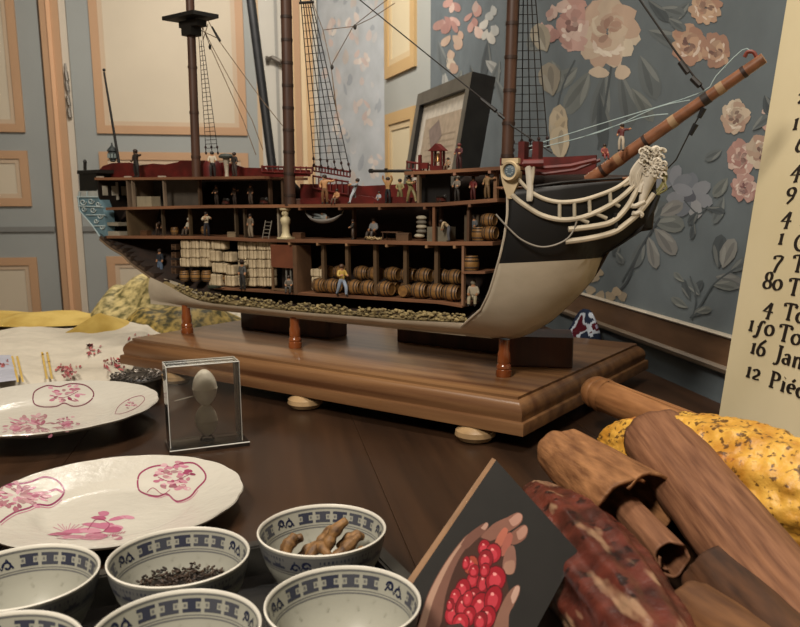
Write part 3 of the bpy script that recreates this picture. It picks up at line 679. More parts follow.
mb=MB(); mb.tube([sp(481,99,YK),sp(496,111,YK)],[.0022,.0028],8,'#14110f'); mb.build('block',PAINT,o); mb=MB(); mb.tube([sp(499,114,YK),sp(505,119,YK)],[.0026,.002],8,'#14110f'); mb.build('block',PAINT,o)
mb=MB(); line(mb,[at(fA,fB,.69)]+[sp(u,v,YK) for u,v in ((640,0),(676,52),(704,90))],.0012); o=mb.build('fore_stay',ropeb,ship)
mb=MB(); mb.tube([sp(680,62,YK),sp(688,73,YK)],.0032,8,'#1c1713'); mb.build('block',PAINT,o); mb=MB(); mb.tube([sp(692,78,YK),sp(700,86,YK)],.0034,8,'#1c1713'); mb.build('block',PAINT,o)
mb=MB(); line(mb,[sp(u,v,YK-.002) for u,v in ((706,96),(700,115),(690,132),(676,160),(660,176))],.0009); o=mb.build('bobstay',ropeb,ship)
for q in (((704,108),(699,118)),((696,124),(690,135))): mb=MB(); mb.tube([sp(u,v,YK-.002) for u,v in q],[.0034,.0026],8,'#101113'); mb.build('deadeye',PAINT,o)
mb=MB()
for q in (((752,52),(742,50),(716,76),(702,92),(640,112),(600,124),(540,143),(518,150)),((690,100),(655,108),(600,132),(530,150)),((668,114),(640,118),(580,138))): line(mb,spline([sp(u,v,YK+.01) for u,v in q],3),.0006)
mb.build('bowsprit_line',ropel,ship)
mb=MB()
for q in (((323,30),(353,26.5)),((353,26.5),(331,66)),((353,26.5),(380,5),(395,-6)),((353,27),(372,18),(395,3)),((310,-5),(323,30),(331,66),(336,110)),((331,66),(338,120))): line(mb,[sp(u,v,YK+.06) for u,v in q],.0006)
o=mb.build('main_braces',ropet,ship)
for u,v in ((355,27),(332,67)): mb=MB(); mb.ell(sp(u,v,YK+.06),(.003,.002,.004),'#2d2a26'); mb.build('block',PAINT,o)
# black spar over the waist
mb=MB(); mb.tube([sp(369,171,YK-.004),sp(412,171,YK+.004)],.0022,8,'#15120e'); mb.box(sp(371,171,YK-.004),(.004,.004,.006),'#15120e'); mb.box(sp(386,170.5,YK-.002),(.003,.004,.006),'#15120e'); mb.build('spare_spar',PAINT,ship)
# ---- bow ornament
def hb(u,v,ex=.003):
    Y=YK-.09
    for _ in range(12): X=sp(u,v,Y).x; Y=.5*Y+.5*(YK-bX(X)*sec(.86)-ex)
    p=sp(u,v,Y); p.y=Y; return p
cr=lambda x,y:(490+x/4.21,130+y/4.21)
def headrail(pts,r,col='#b8ad98'):
    mb=MB(); P=spline([hb(*cr(*q)) for q in pts],4); mb.tube(P,r,8,col); return mb.build('head_rail',PAINT,ship)
headrail([(118,205),(150,240),(190,272),(240,294),(300,304),(380,297),(460,274),(540,240),(600,192),(645,135),(672,105)],[.0022+.0003*min(1,i/8) for i in range(41)])
headrail([(92,272),(120,298),(160,326),(220,360),(300,378),(380,370),(460,340),(530,300),(590,250),(640,190),(662,150)],.0030)
headrail([(330,418),(420,408),(500,392),(545,362),(590,305),(625,235),(645,190)],.0034)
headrail([(318,470),(420,456),(520,430),(580,390),(630,345),(690,268)],.0034)
headrail([(560,235),(600,212),(640,160),(668,120)],.002)
for q in (((293,300),(293,376)),((355,302),(356,374)),((418,292),(421,358)),((505,258),(508,318)),((440,350),(492,372)),((510,300),(545,322)),((380,375),(415,390))):
    mb=MB(); mb.tube([hb(*cr(*p)) for p in q],.0022,8,'#aca38f'); mb.build('head_timber',PAINT,ship)
mb=MB(); mb.tube([hb(*cr(*q)) for q in ((527,350),(533,430))],.0024,8,'#0f0f0d'); mb.build('gammoning',PAINT,ship)
mb=MB(); mb.tube(spline([hb(*cr(*q),.006) for q in ((25,355),(70,405),(130,460),(200,490),(260,488),(320,462),(350,425),(365,385))],4),.0011,6,'#7d766b'); mb.build('anchor_cable',PAINT,ship)
# knee of the head, headboards
mb=MB(); mb.prism([sp(u,v,YK-.005) for u,v in ((590,259),(599,256.5),(622,243),(641,230),(652,212),(658,196),(650,186),(634,196),(620,186),(600,188),(585,215))],(0,.010,0)); mb.build('head_knee',hullb,ship,smooth=0)
mb=MB(); P0=[hb(u,v,-.004) for u,v in ((533,186),(560,183),(590,181),(621,179))]; P1=[hb(u,v,-.004) for u,v in ((536,205),(560,204),(590,198),(621,186))]
mb.grid(lambda a,s: P0[round(a*3)].lerp(P1[round(a*3)],s),3,3); o=mb.build('headboard',mat('headboard_wood','#2b211a','#453526',rough=.5,scale=(8,60,120)),ship); so=o.modifiers.new('s','SOLIDIFY'); so.thickness=.003
mb=MB(); P=[hb(u,v,-.002) for u,v in ((530,187),(560,182.5),(590,180),(622,178))]; mb.tube(P,.0016,6,'#191410'); mb.build('headboard_rail',PAINT,ship)
# top works of the bow: decks and red rails to the stem
mb=MB()
n=16; vs=[]
for i in range(n+1):
    X=.335+(.485-.335)*i/n; b=bX(X)*.93; z=.3155+.01*max(0,(X-.36)/.1)
    vs+=[(X,YK-b,z),(X,YK+b,z)]
mb.add(vs,[(2*i,2*i+2,2*i+3,2*i+1) for i in range(n)]); o=mb.build('beakhead_deck',wood_k,ship); so=o.modifiers.new('s','SOLIDIFY'); so.thickness=.003
mb=MB(); mb.tube([hb(u,v,0) for u,v in ((522,164),(545,168),(570,166),(596,160))],.0028,6); mb.tube([hb(u,v,-.02) for u,v in ((522,172),(545,174),(575,170),(600,160))],.0022,6); mb.build('bow_rail',redp,ship)
mb=MB(); q=hb(*cr(160,140)); mb.tube([hb(*cr(140,142)),hb(*cr(225,140))],.0050,8); mb.build('cathead',redp,ship)
mb=MB(); mb.tube(spline([hb(*cr(*p),.004) for p in ((160,152),(165,200),(168,250),(166,300))],4),[.0032,.003,.003,.003,.003,.003,.003,.003,.003,.003,.003,.003,.0024],8,'#c3bbab',flat=1.4); mb.tube(spline([hb(*cr(*p),.005) for p in ((184,152),(180,200),(172,250),(168,295))],4),.0018,8,'#b3a994'); mb.build('cathead_bracket',PAINT,ship)
for u in (116,176):
    mb=MB(); q=hb(*cr(u,110)); mb.box(q+Vector((0,.015,.004)),(.008,.012,.026)); mb.build('bow_bitt',redp,ship,smooth=0)
# medallion
mc=hb(*cr(86,172),.006); mz=Matrix.Translation(mc)@Matrix.Rotation(PI/2,4,'X')
mb=MB(mz); mb.lathe([(.0075,.001),(.0082,.004),(.0105,.0045),(.0115,.002),(.0115,-.003)],28,(0,0,0),'#b9a684',cap=False)
mb.box((0,.0112,-.001),(.021,.006,.006),'#b9a684'); md=mb.build('medallion',PAINT,ship); md['label']='cream framed round blue grey medallion'
mb=MB(mz); mb.lathe([(0,.0025),(.005,.002),(.0082,.0005)],28,(0,0,0),'#56646b',cap=False)
for k in range(9): a=k*.7; mb.ell((math.cos(a)*.004,math.sin(a)*.004,.002),(.0014,.0010,.0007),'#8d989b',n=6,m=4)
mb.build('medallion_disc',PAINT,md)
mb=MB(); Q=[hb(*cr(*p),.004) for p in ((42,150),(46,195),(52,225),(62,255),(72,288),(92,290),(100,262),(112,235),(125,210),(128,175))]
mb.prism(Q,(0,.005,0),'#b9a684'); mb.build('medallion_bracket',PAINT,md,smooth=0)
# figurehead: a carved white figure, arms back, with hair flowing over the rails
mb=MB()
P=[hb(*cr(*q)) for q in ((690,95),(688,130),(680,170),(668,205),(654,250),(640,300),(628,345))]
mb.tube(spline(P,4),[.007,.0072,.0066,.007,.009,.0105,.0100,.0095,.0095,.0105,.0105,.010,.0095,.0088,.0082,.0076,.007,.0062,.0056,.005,.0045,.004,.0036,.0032,.003][:25],12,'#c6bdac',flat=.9)
mb.ell(P[0]+Vector((.002,-.001,-.001)),(.0075,.0065,.009),'#c6bdac',n=12,m=9)
for q in (((628,345),(612,352),(600,350)),((628,345),(640,356),(632,362)),((650,300),(612,320),(594,318)),((668,185),(706,170),(745,160)),((668,205),(640,230),(630,262))): mb.tube(spline([hb(*cr(*p),.006) for p in q],4),.0028,8,'#c6bdac')
fg=mb.build('figurehead',PAINT,ship); fg['label']='white carved figurehead with flowing hair'
mb=MB()
for k in range(15):
    t=k/14; a=cr(700-30*t+rnd.uniform(-6,6),82+20*t); 
    mb.tube(spline([hb(*a,.007),hb(*cr(655-10*t,95+45*t),.009),hb(*cr(615+20*t-k%3*10,165+30*t),.007),hb(*cr(585+45*t,215+25*t+k%4*6),.004)],4),.0017,6,mix('#c9c0af','#9b917d',rnd.random()*.5))
for k in range(46):
    u,v=cr(688+rnd.uniform(-48,46),128+rnd.uniform(-46,62)); p=hb(u,v,.010+.004*rnd.random()); c=[p+Vector((math.cos(a)*.0035,rnd.uniform(-.001,.001),math.sin(a)*.0035)) for a in [i*.7 for i in range(8)]]; mb.tube(c,.0012,5,mix('#cdc4b3','#a2977f',rnd.random()*.4))
mb.build('carved_hair',PAINT,fg)
mb=MB()
for k in range(9):
    mb.tube(spline([hb(*cr(728+rnd.uniform(-6,8),150+k*8),.006),hb(*cr(735+rnd.uniform(-8,10),200+k*6),.005),hb(*cr(705+rnd.uniform(-8,8),262+rnd.uniform(-10,12)),.004)],4),.0013,5,rnd.choice(('#7d7a4c','#8d8a5c','#a59c78')))
mb.build('carved_drapery',PAINT,fg)
# ---------------------------------------------------------------- figures, cargo and gear aboard
def put(o,X,Y,Z,rz=0):
    o.location=C0+EX*X+EY*Y+Vector((0,0,Z)); o.rotation_euler=(0,0,AN+rz); return o
def hpx(u,v,h,Y): return sp(u,v-h,Y).z-sp(u,v,Y).z
J0=dict(pel=(0,0,.52),che=(0,0,.74),nec=(0,0,.845),hea=(0,-.012,.925),sl=(.115,0,.80),el=(.15,.01,.64),hl=(.15,-.05,.50),sr=(-.115,0,.80),er=(-.15,.01,.64),hr=(-.15,-.05,.50),
        pl=(.065,0,.50),kl=(.075,-.02,.27),fl=(.08,.02,.035),tl=(.085,-.09,.02),pr=(-.065,0,.50),kr=(-.075,-.02,.27),fr=(-.08,.02,.035),tr=(-.085,-.09,.02))
POSES=dict(stand={},
 work=dict(el=(.16,-.06,.64),hl=(.08,-.22,.60),er=(-.16,-.06,.64),hr=(-.08,-.22,.58)),
 up=dict(el=(.20,-.03,.93),hl=(.17,-.10,1.08),er=(-.20,-.03,.93),hr=(-.17,-.10,1.08)),
 fiddle=dict(el=(.20,-.13,.72),hl=(.16,-.28,.77),er=(-.18,-.12,.66),hr=(-.02,-.22,.78)),
 side=dict(el=(.26,-.02,.78),hl=(.38,-.06,.82),er=(-.16,.0,.64),hr=(-.12,-.14,.56)),
 stride=dict(kl=(.08,-.14,.28),fl=(.09,-.12,.035),tl=(.09,-.22,.02),kr=(-.075,.06,.27),fr=(-.08,.20,.05),tr=(-.085,.12,.02),el=(.16,-.05,.65),hl=(.10,-.22,.66),er=(-.16,-.05,.65),hr=(-.06,-.22,.68)),
 bend=dict(che=(0,-.16,.68),nec=(0,-.24,.70),hea=(0,-.32,.72),sl=(.115,-.20,.71),sr=(-.115,-.20,.71),el=(.14,-.24,.55),er=(-.14,-.24,.55),hl=(.10,-.28,.40),hr=(-.10,-.28,.40)),
 pull=dict(che=(0,.10,.71),nec=(0,.14,.81),hea=(0,.14,.89),sl=(.115,.12,.77),sr=(-.115,.12,.77),el=(.12,-.02,.70),er=(-.12,-.02,.70),hl=(.04,-.20,.76),hr=(-.04,-.22,.72),kl=(.08,-.14,.28),fl=(.09,-.20,.035),tl=(.09,-.30,.03),kr=(-.075,.06,.27),fr=(-.08,.14,.035),tr=(-.085,.05,.02)),
 sit=dict(pel=(0,0,.22),che=(0,0,.45),nec=(0,0,.555),hea=(0,-.012,.635),sl=(.115,0,.51),el=(.15,-.02,.36),hl=(.10,-.18,.30),sr=(-.115,0,.51),er=(-.15,-.02,.36),hr=(-.10,-.18,.30),
   pl=(.065,-.01,.20),kl=(.09,-.25,.27),fl=(.09,-.27,.04),tl=(.09,-.37,.02),pr=(-.065,-.01,.20),kr=(-.09,-.25,.25),fr=(-.09,-.30,.04),tr=(-.09,-.40,.02)))
ED=[('pel','che'),('che','nec'),('nec','hea'),('che','sl'),('sl','el'),('el','hl'),('che','sr'),('sr','er'),('er','hr'),('pel','pl'),('pl','kl'),('kl','fl'),('fl','tl'),('pel','pr'),('pr','kr'),('kr','fr'),('fr','tr')]
RAD=dict(pel=.095,che=.115,nec=.045,hea=.078,sl=.058,el=.045,hl=.038,sr=.058,er=.045,hr=.038,pl=.085,kl=.060,fl=.045,tl=.034,pr=.085,kr=.060,fr=.045,tr=.034)
BODY={}
def body(pose):
    if pose in BODY: return BODY[pose]
    J=dict(J0); J.update(POSES[pose]); ks=list(J)
    me=bpy.data.meshes.new('skel'); me.from_pydata([J[k] for k in ks],[(ks.index(a),ks.index(b)) for a,b in ED],[])
    o=bpy.data.objects.new('skel',me); C.objects.link(o)
    md=o.modifiers.new('skin','SKIN'); md.use_smooth_shade=True; md.branch_smoothing=.6
    for k,sv_ in zip(ks,me.skin_vertices[0].data): sv_.radius=(RAD[k]*(1.15 if k in('che','pel') else 1),RAD[k]*(.8 if k in('che','pel') else 1)); sv_.use_root=(k=='pel')
    ss=o.modifiers.new('sub','SUBSURF'); ss.levels=1
    dg=bpy.context.evaluated_depsgraph_get(); dg.update(); m2=bpy.data.meshes.new_from_object(o.evaluated_get(dg))
    vs=[v.co.copy() for v in m2.vertices]; fs=[list(p.vertices) for p in m2.polygons]
    bpy.data.objects.remove(o); BODY[pose]=(J,vs,fs); return BODY[pose]
def segd(p,a,b):
    a=Vector(a);b=Vector(b); t=max(0,min(1,(p-a).dot(b-a)/max(1e-9,(b-a).length_squared))); return (p-a-(b-a)*t).length
def figurine(u,v,h,dy,zf,pose,shirt,trou,label,rz=0,hat='#2a1d14',skin='#a97b58',sleeve=None,brim=False,group='painted figures aboard the model ship',roll=None):
    J,vs,fs=body(pose); Y=YK+dy; X=sp(u,v,Y).x; z=zf(X) if zf else sp(u,v,Y).z; S=hpx(u,v,h,Y)
    if pose=='sit': S/=.72
    sleeve=sleeve or shirt; mb=MB(); mb.v=[Vector(p)*S for p in vs]
    for f in fs:
        c=sum((vs[i] for i in f),Vector())/len(f); e=min(ED,key=lambda e: segd(c,J[e[0]],J[e[1]])*(1 if e[0]!='che' else .9))
        if 'hea' in e or e==('che','nec'): col=skin if ('hea' in e or c.z>J['nec'][2]-.02) else shirt
        elif e[1] in('hl','hr'): col=sleeve if (c-Vector(J[e[1]])).length>.10 else skin
        elif e[1] in('el','er'): col=sleeve
        elif e[1] in('sl','sr') or e==('pel','che'): col=shirt
        elif e[1] in('tl','tr'): col='#1d1612'
        else: col=trou
        mb.f.append(f); mb.c.append(lin(col)); mb.m.append(0)
    o=mb.build('figurine',PAINT,clean=False); tag(o,label,'figurine',group)
    hm=MB(); hc=Vector(J['hea'])*S
    hm.ell(hc+Vector((0,.014,.018))*S,(.088*S,.088*S,.080*S),hat,n=9,m=6)
    if brim: hm.lathe([(.05*S,.05*S),(.16*S,.045*S),(.16*S,.06*S),(.08*S,.07*S),(.075*S,.12*S),(0,.13*S)],12,hc,hat)
    hm.build('hat' if brim else 'hair',PAINT,o)
    put(o,X,Y,z,rz); 
    if roll: o.rotation_euler=roll
    return o
d2=lambda X:D2(X)+.0026; d3=lambda X:D3(X)+.0026; d4=lambda X:D4(X)+.0018; d0=lambda X:D0(X)+.0023; d1z=lambda X:D1(X)+.0023
fz=figurine
fz(161,276,27,.02,None,'stand','#2b3038','#5f7086','figure in pale blue trousers standing in the dark stern hold beside brown crates')
fz(243,288,28,-.004,d4,'stand','#4a4a48','#2d2b29','figure in dark grey jacket standing in front of the cream bales',brim=True)
fz(342,294,31,-.004,d4,'stride','#b79a4e','#8f9db0','figure in yellow shirt and pale jeans striding past the row of barrels',rz=1.2,hat='#4a3220')
fz(289,290,17,-.006,d4,'sit','#5d564c','#3d3832','small grey figure crouching outside the hold cabin door',rz=.6)
fz(473,305,25,.018,None,'sit','#a99d86','#94896f','figure in pale clothes sitting in the lower locker near the bow',rz=.4,hat='#8d8470')
fz(158,236,17,.025,d3,'bend','#5d4732','#3b2d22','brown clad figure bending over in the lower deck near the stern',rz=1.3)
fz(207,236,24,.008,d3,'fiddle','#b5a78c','#22222a','figure in white shirt playing a fiddle on the lower deck',rz=.9,hat='#2b2018')
fz(190,235,18,.02,d3,'sit','#b8b09c','#4c3f33','white shirted figure sitting on the lower deck left of the fiddler',hat='#b5ac98')
fz(251,238,24,.01,d3,'stand','#6d6152','#8a7c68','tan figure standing on the lower deck left of the ladder')
fz(353,238,20,.02,d3,'work','#3c3832','#4a3c30','dark figure standing left of the low table on the lower deck',rz=-.7)
fz(374,238,22,.03,d3,'sit','#7d7d7c','#4a4038','grey shirted figure sitting behind the low table above the rope heap')
fz(449,243,27,.006,d3,'bend','#a08c6c','#4a4a4e','tan shirted figure bending forward right of the stacked sacks',rz=-1.2)
fz(474,241,25,.02,d3,'work','#55585a','#3a342e','grey figure standing at the barrels below the medallion')
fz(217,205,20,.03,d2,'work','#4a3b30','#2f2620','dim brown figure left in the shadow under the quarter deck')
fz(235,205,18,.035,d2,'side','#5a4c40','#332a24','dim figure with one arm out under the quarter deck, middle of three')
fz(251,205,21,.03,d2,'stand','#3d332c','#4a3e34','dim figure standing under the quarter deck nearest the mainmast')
fz(325,202,29,.004,d2,'side','#a77a4e','#6d4a2c','bare chested figure standing tall in the waist beside the shrouds',rz=.5,sleeve='#a77a4e')
fz(337,203,15,.006,d2,'sit','#a5784f','#4f3a2a','small bare armed figure sitting on the waist deck right of the tall bare chested one')
fz(354,201,26,.02,d2,'pull','#7e8489','#9aa0a6','figure in pale blue grey hauling a rope in the waist',rz=-.6)
fz(379,199,12,.02,d2,'sit','#8e9399','#5f6265','tiny pale grey figure crouching in the middle of the waist')
fz(388,201,26,.006,d2,'up','#ab8250','#17181c','bare chested figure in black trousers reaching up to the black spar',sleeve='#ab8250',rz=.2)
fz(400,200,24,.016,d2,'work','#7d7448','#6b633f','olive clad figure right of the one reaching for the spar',rz=.6)
fz(411,201,28,.004,d2,'pull','#8a7f52','#7c7048','olive clad figure leaning back beside the forecastle opening',rz=1.2)
fz(457,203,25,.006,d2,'work','#7d7468','#2a2622','figure in grey waistcoat standing under the forecastle deck',brim=True,hat='#a9a294')
fz(473,203,24,.018,d2,'stand','#6e2420','#4a1d1a','red clad figure standing under the forecastle deck')
fz(487,203,26,.008,d2,'side','#8f7450','#6b5438','tan clad figure under the forecastle deck closest to the medallion')
fz(459,169,26,.012,d0,'work','#4a1a1e','#3a1618','figure in maroon coat standing on the forecastle right of the belfry',hat='#5a2422')
fz(448,169,13,.02,d0,'sit','#8a765c','#57442f','small tan figure sitting on the forecastle beside the belfry')
fz(137,178,28,.006,d1z,'side','#2c2622','#1d1a18','dark figure with outstretched arm on the poop behind the mizzen mast',skin='#4a3524')
fz(235,177,24,.004,d1z,'stand','#2b2623','#3a302b','dark figure standing on the quarter deck right of the pale capped post',skin='#6d4c34')
fz(213,177,25,.002,d1z,'work','#b3a893','#2b2725','figure in white shirt leaning by the red dome on the quarter deck',rz=.8,hat='#1b1714')
q=hb(621,150,-.01)
fz(621,151,27,q.y-YK,(lambda X:sp(621,151,q.y).z),'side','#5a211e','#b9ad9a','figure in red shirt and white trousers standing on the bow beside the bowsprit')
q=hb(606,158,-.01); fz(604,160,16,q.y-YK,(lambda X:sp(604,160,q.y).z),'sit','#8a4a44','#74302c','small red figure sitting on the bow rail below the standing one',rz=.8)
q=hb(533,166,-.03); fz(534,167,17,q.y-YK,(lambda X:sp(534,167,q.y).z),'stand','#1d1c1a','#161514','black clad figure at the foot of the fore shrouds',skin='#3a2a20')

# barrels
bw=mat('barrel_wood','#5b3f22','#8a6535',rough=.5,scale=(120,120,30),detail=4,contrast=(.3,.7))
hoopm=mat('barrel_hoop','#2a2019','#3d2f22',rough=.6,scale=(90,90,90))
def barrel_src(r,h):
    pf=[(.70,0),(.80,.0),(.88,.15),(.97,.35),(1,.5),(.97,.65),(.88,.85),(.80,1),(.70,1),(.69,.965),(0,.965)]
    mb=MB(); mb.lathe([(0,0)]+[(a*r,z*h) for a,z in pf],14); o=mb.build('barrel',bw)
    for z,a in ((.10,.865),(.30,.965),(.70,.965),(.90,.865)):
        m=MB(); m.lathe([(a*r*.99,z*h-.05*h),(a*r*1.03,z*h-.035*h),(a*r*1.03,z*h+.035*h),(a*r*.99,z*h+.05*h)],14,cap=False); m.build('hoop',hoopm,o)
    return o
BS=barrel_src(.0118,.0225); used=[0]
def barrel(u,v,dy,mode,label,group,k=1,rz=0,zf=None):
    o=BS if not used[0] else copy_tree(BS); used[0]=1
    tag(o,label,'barrel',group); Y=YK+dy; p=sp(u,v,Y); X=p.x; z=zf(X) if zf else p.z
    o.scale=(k,k,k)
    if mode=='lie':
        o.location=C0+EX*(X-.0112*k)+EY*Y+Vector((0,0,z)); o.rotation_euler=(Matrix.Rotation(AN+rz,3,'Z')@Matrix.Rotation(PI/2,3,'Y')).to_euler()
    elif mode=='end':
        o.location=C0+EX*X+EY*(Y-.004)+Vector((0,0,z)); o.rotation_euler=(Matrix.Rotation(AN+rz,3,'Z')@Matrix.Rotation(-PI/2,3,'X')).to_euler()
    else: put(o,X,Y,z)
    return o
ordw=['first','second','third','fourth','fifth','sixth','seventh','eighth','ninth','tenth']
zl=lambda X:D4(X)+.0018+.0121
for i,u in enumerate((321,333,355,369,386)): barrel(u,284,.014,'lie',f'brown barrel lying in the front row of the hold, {ordw[i]} from the left',"barrels in the hold's front row",1,rnd.uniform(-.08,.08),zl)
barrel(404,286,.010,'end','brown barrel lying end on to the viewer in the middle of the front row','barrels in the hold\'s front row',.86,0,lambda X:D4(X)+.0018+.0105)
for i,u in enumerate((452,437,420)): barrel(u,287,.014,'lie',f'brown barrel lying in the front row of the hold, {ordw[i]} from the right end',"barrels in the hold's front row",1,rnd.uniform(-.08,.08),zl)
for i,u in enumerate((326,341,362,376,393,409,425,441,455)): barrel(u,267,.034,'lie',f'darker barrel on the upper back row in the hold, {ordw[i]} from the left','barrels in the back row of the hold',.95,rnd.uniform(-.1,.1),lambda X:D4(X)+.0018+.032)
for i,u in enumerate((326,341,362,376,393,409,425,441,455)): barrel(u,284,.038,'lie','barrel lying under the upper back row in the hold shadow','barrels under the back row of the hold',.95,rnd.uniform(-.1,.1),lambda X:D4(X)+.0018+.0114)
for i,u in enumerate((185,196,207)): barrel(u,281,.006,'up',f'small barrel standing under the cream bales near the stern, {ordw[i]} from the left','barrels under the bales',.80)
barrel(227,283,.022,'up','barrel standing behind the cream bales by the grey jacketed figure','barrels under the bales',.8)
for (u,v,dy,md,lb,k) in ((479,242,.02,'up','barrel standing on the lower deck under the medallion',.9),(490,233,.016,'lie','barrel lying on the lower deck nearest the bow planking',.85),(489,220,.018,'lie','barrel lying topmost of the pile below the medallion',.8)):
    barrel(u,v,dy,md,lb,'barrels on the lower deck',k)
barrel(471,272,.012,'up','barrel standing on the locker shelf near the bow',None,1.0)
barrel(205,206+28,.03,'up','small barrel standing behind the fiddler on the lower deck',None,.6); barrel(175,235,.03,'up','small barrel on the lower deck left of the seated white figure',None,.62)
# bales
bm_=mat('bale_cloth','#a8977a','#c6b595',rough=.9,scale=(90,90,90),detail=4,bump=.0006,bscale=(160,160,160))
cordm=mat('bale_cord','#6d5c42','#82704f',rough=.9,scale=(90,90,90))
def bale(u,v,w,h,dy,label,tilt=0,group='cream bales stacked in the hold',dep=.016):
    Y=YK+dy; p=sp(u,v,Y); wm=(sp(u+w/2,v,Y).x-sp(u-w/2,v,Y).x)*.84; hm=hpx(u,v,h,Y)*.97
    mb=MB(); mb.box((0,0,hm/2),(wm,dep,hm)); o=mb.build('bale',bm_,smooth=0); bev(o,.0022,2)
    for x in (-.25*wm,.25*wm):
        m=MB(); q=[(x,-dep/2-.0003,.0005),(x,-dep/2-.0003,hm),(x,dep/2,hm+.0003),(x,dep/2,.0005),(x,-dep/2-.0003,.0005)]; m.tube(q,.0005,5); m.build('cord',cordm,o)
    put(o,p.x,Y+dep/2,p.z-hm/2,rnd.uniform(-.12,.12)); 
    return tag(o,label,'bale',group)
rown=['top','second','third','fourth','bottom']
for j,v in enumerate((244.5,253.5,262.5)):
    for i,u in enumerate((184,194,204)): bale(u+rnd.uniform(-.6,.6),v,10,9,.004,f'cream bale in the block of nine over the small barrels, {["top","middle","bottom"][j]} row, {["left","middle","right"][i]}')
for (u,v,w,h,lb) in ((217,245,14,9,'cream bale topmost in the loose middle pile'),(213,256,13,11,'tilted cream bale second down in the loose middle pile'),(227,257,11,10,'cream bale right of the tilted one in the loose middle pile'),(219,268,17,10,'wide cream bale across the loose middle pile'),(214,280,14,12,'cream bale at the bottom left of the loose middle pile'),(229,270,9,10,'small cream bale beside the wide one in the middle pile'),(229,281,11,11,'cream bale at the bottom right of the loose middle pile')): bale(u,v,w,h,.006,lb)
for j,v in enumerate((246,255,264,273,282)):
    for i,u in enumerate((241.5,251,260.5,268)):
        bale(u+rnd.uniform(-.6,.6),v,9.3 if i<3 else 7,9,.010,f'bale in the tall wall beside the hold cabin, {rown[j]} row, {ordw[i]} from left')
for (u,v,w,h,lb) in ((316,273,14,8,'flat grey sack on top of the pale sack left of the barrels'),(317,284,14,14,'pale sack standing at the left end of the barrel rows')): bale(u,v,w,h,.02,lb,group='sacks at the end of the barrel rows')
# crates at the stern
for i,v in enumerate((247,255,263,271)):
    mb=MB(); Y=YK+.004; p=sp(174,v,Y); mb.box((0,.01,.005),(.013,.02,.0098),'#3a281a'); mb.box((0,-.0004,.005),(.013,.001,.002),'#5a4330'); mb.box((-.005,-.0006,.005),(.002,.001,.0098),'#5a4330'); mb.box((.005,-.0006,.005),(.002,.001,.0098),'#5a4330')
    o=mb.build('crate',PAINT,smooth=0); put(o,p.x,Y,p.z-.005,rnd.uniform(-.1,.1)); tag(o,f'dark brown crate beside the bales, {["topmost","second","third","lowest"][i]} of its stack','crate','dark crates stacked near the stern')
# striped sacks
for i,v in enumerate((236.5,232,227.5,223,218.5)):
    mb=MB(); mb.ell((0,0,.0032),(.0085,.006,.0034),['#a39b86','#6b655a'][i%2],n=12,m=7); o=mb.build('sack',PAINT); Y=YK+.01; p=sp(421.5+(-2 if i==0 else 0),v,Y); put(o,p.x,Y,p.z-.0022); tag(o,f'flat {["pale","grey"][i%2]} sack on the lower deck, {["lowest","second","middle","fourth","topmost"][i]} of five stacked',"sack",'flat sacks stacked on the lower deck')
# rope heap
mb=MB(); Y=YK+.004
for k in range(7):
    cx=rnd.uniform(-.012,.012); r=rnd.uniform(.004,.007); mb.tube([(cx+math.cos(a)*r*1.4,math.sin(a)*r*.7,.0012+.0035*rnd.random()+.0012*math.sin(3*a)) for a in [i*.52 for i in range(13)]],.0011,6,mix('#a08a62','#7a6543',rnd.random()))
o=mb.build('rope_heap',PAINT); p=sp(374,238,Y); put(o,p.x,Y,d3(p.x)); tag(o,'loose heap of tan rope at the edge of the lower deck','rope')
# carved pillar, ladder, hammock, table, barrow
Y=YK+.006; p=sp(286,238,Y); z0=d3(p.x); hh=D2(p.x)-.0026-z0
pr=[(0,0),(.0095,0),(.0095,.06),(.0085,.08),(.0075,.12),(.0062,.2),(.006,.45),(.0075,.5),(.0082,.6),(.007,.68),(.0045,.72),(.005,.78),(.0056,.83),(.005,.89),(.0075,.92),(.009,.94),(.009,.985),(0,.985)]
mb=MB(); mb.lathe([(r,z*hh) for r,z in pr],16,(0,0,0),'#bdb08c'); mb.ell((0,-.005,hh*.81),(.0026,.0024,.0034),'#b9ab86',n=8,m=6); mb.box((0,0,hh*.03),(.022,.018,hh*.06),'#b5a884')
o=mb.build('carved_pillar',PAINT); put(o,p.x,Y,z0); tag(o,'cream carved pillar below the foot of the mainmast','pillar')
Y=YK+.012; p=sp(266,238,Y); mb=MB(); hh=hpx(266,238,18,Y)
ld=thing('ladder','small grey ladder leaning on the lower deck left of the cream pillar','ladder'); 
for x in (-.0075,.0065): m=MB(); m.tube([(x-.001,0,0),(x+.002,.006,hh)],.0008,5,'#8a8376'); m.build('rail',PAINT,ld)
for k in range(5):
    t=(k+.5)/5; m=MB(); m.tube([(-.0085+.003*t,.006*t,hh*t),(.0055+.003*t,.006*t,hh*t)],.0007,5,'#7a7468'); m.build('rung',PAINT,ld)
put(ld,p.x,Y,d3(p.x))
mb=MB(); Y=YK+.014; P=[sp(u,v,Y) for u,v in ((306,213),(312,220),(322,223),(333,221),(342,214))]
ps=spline(P,5); n=len(ps)
mb.grid(lambda a,s: ps[round(a*(n-1))]+Vector((0,(s-.5)*.014*math.sin(PI*min(.92,max(.08,a))),.006*(abs(s-.5)*2)**2*math.sin(PI*a))),n-1,6)
mb.v=[v-P[2] for v in mb.v]; mb.c=[lin('#8d8a84')]*len(mb.f)
o=mb.build('hammock',PAINT); so=o.modifiers.new('s','SOLIDIFY'); so.thickness=.0006; put(o,*P[2]); tag(o,'pale hammock slung from the beams of the lower deck','hammock')
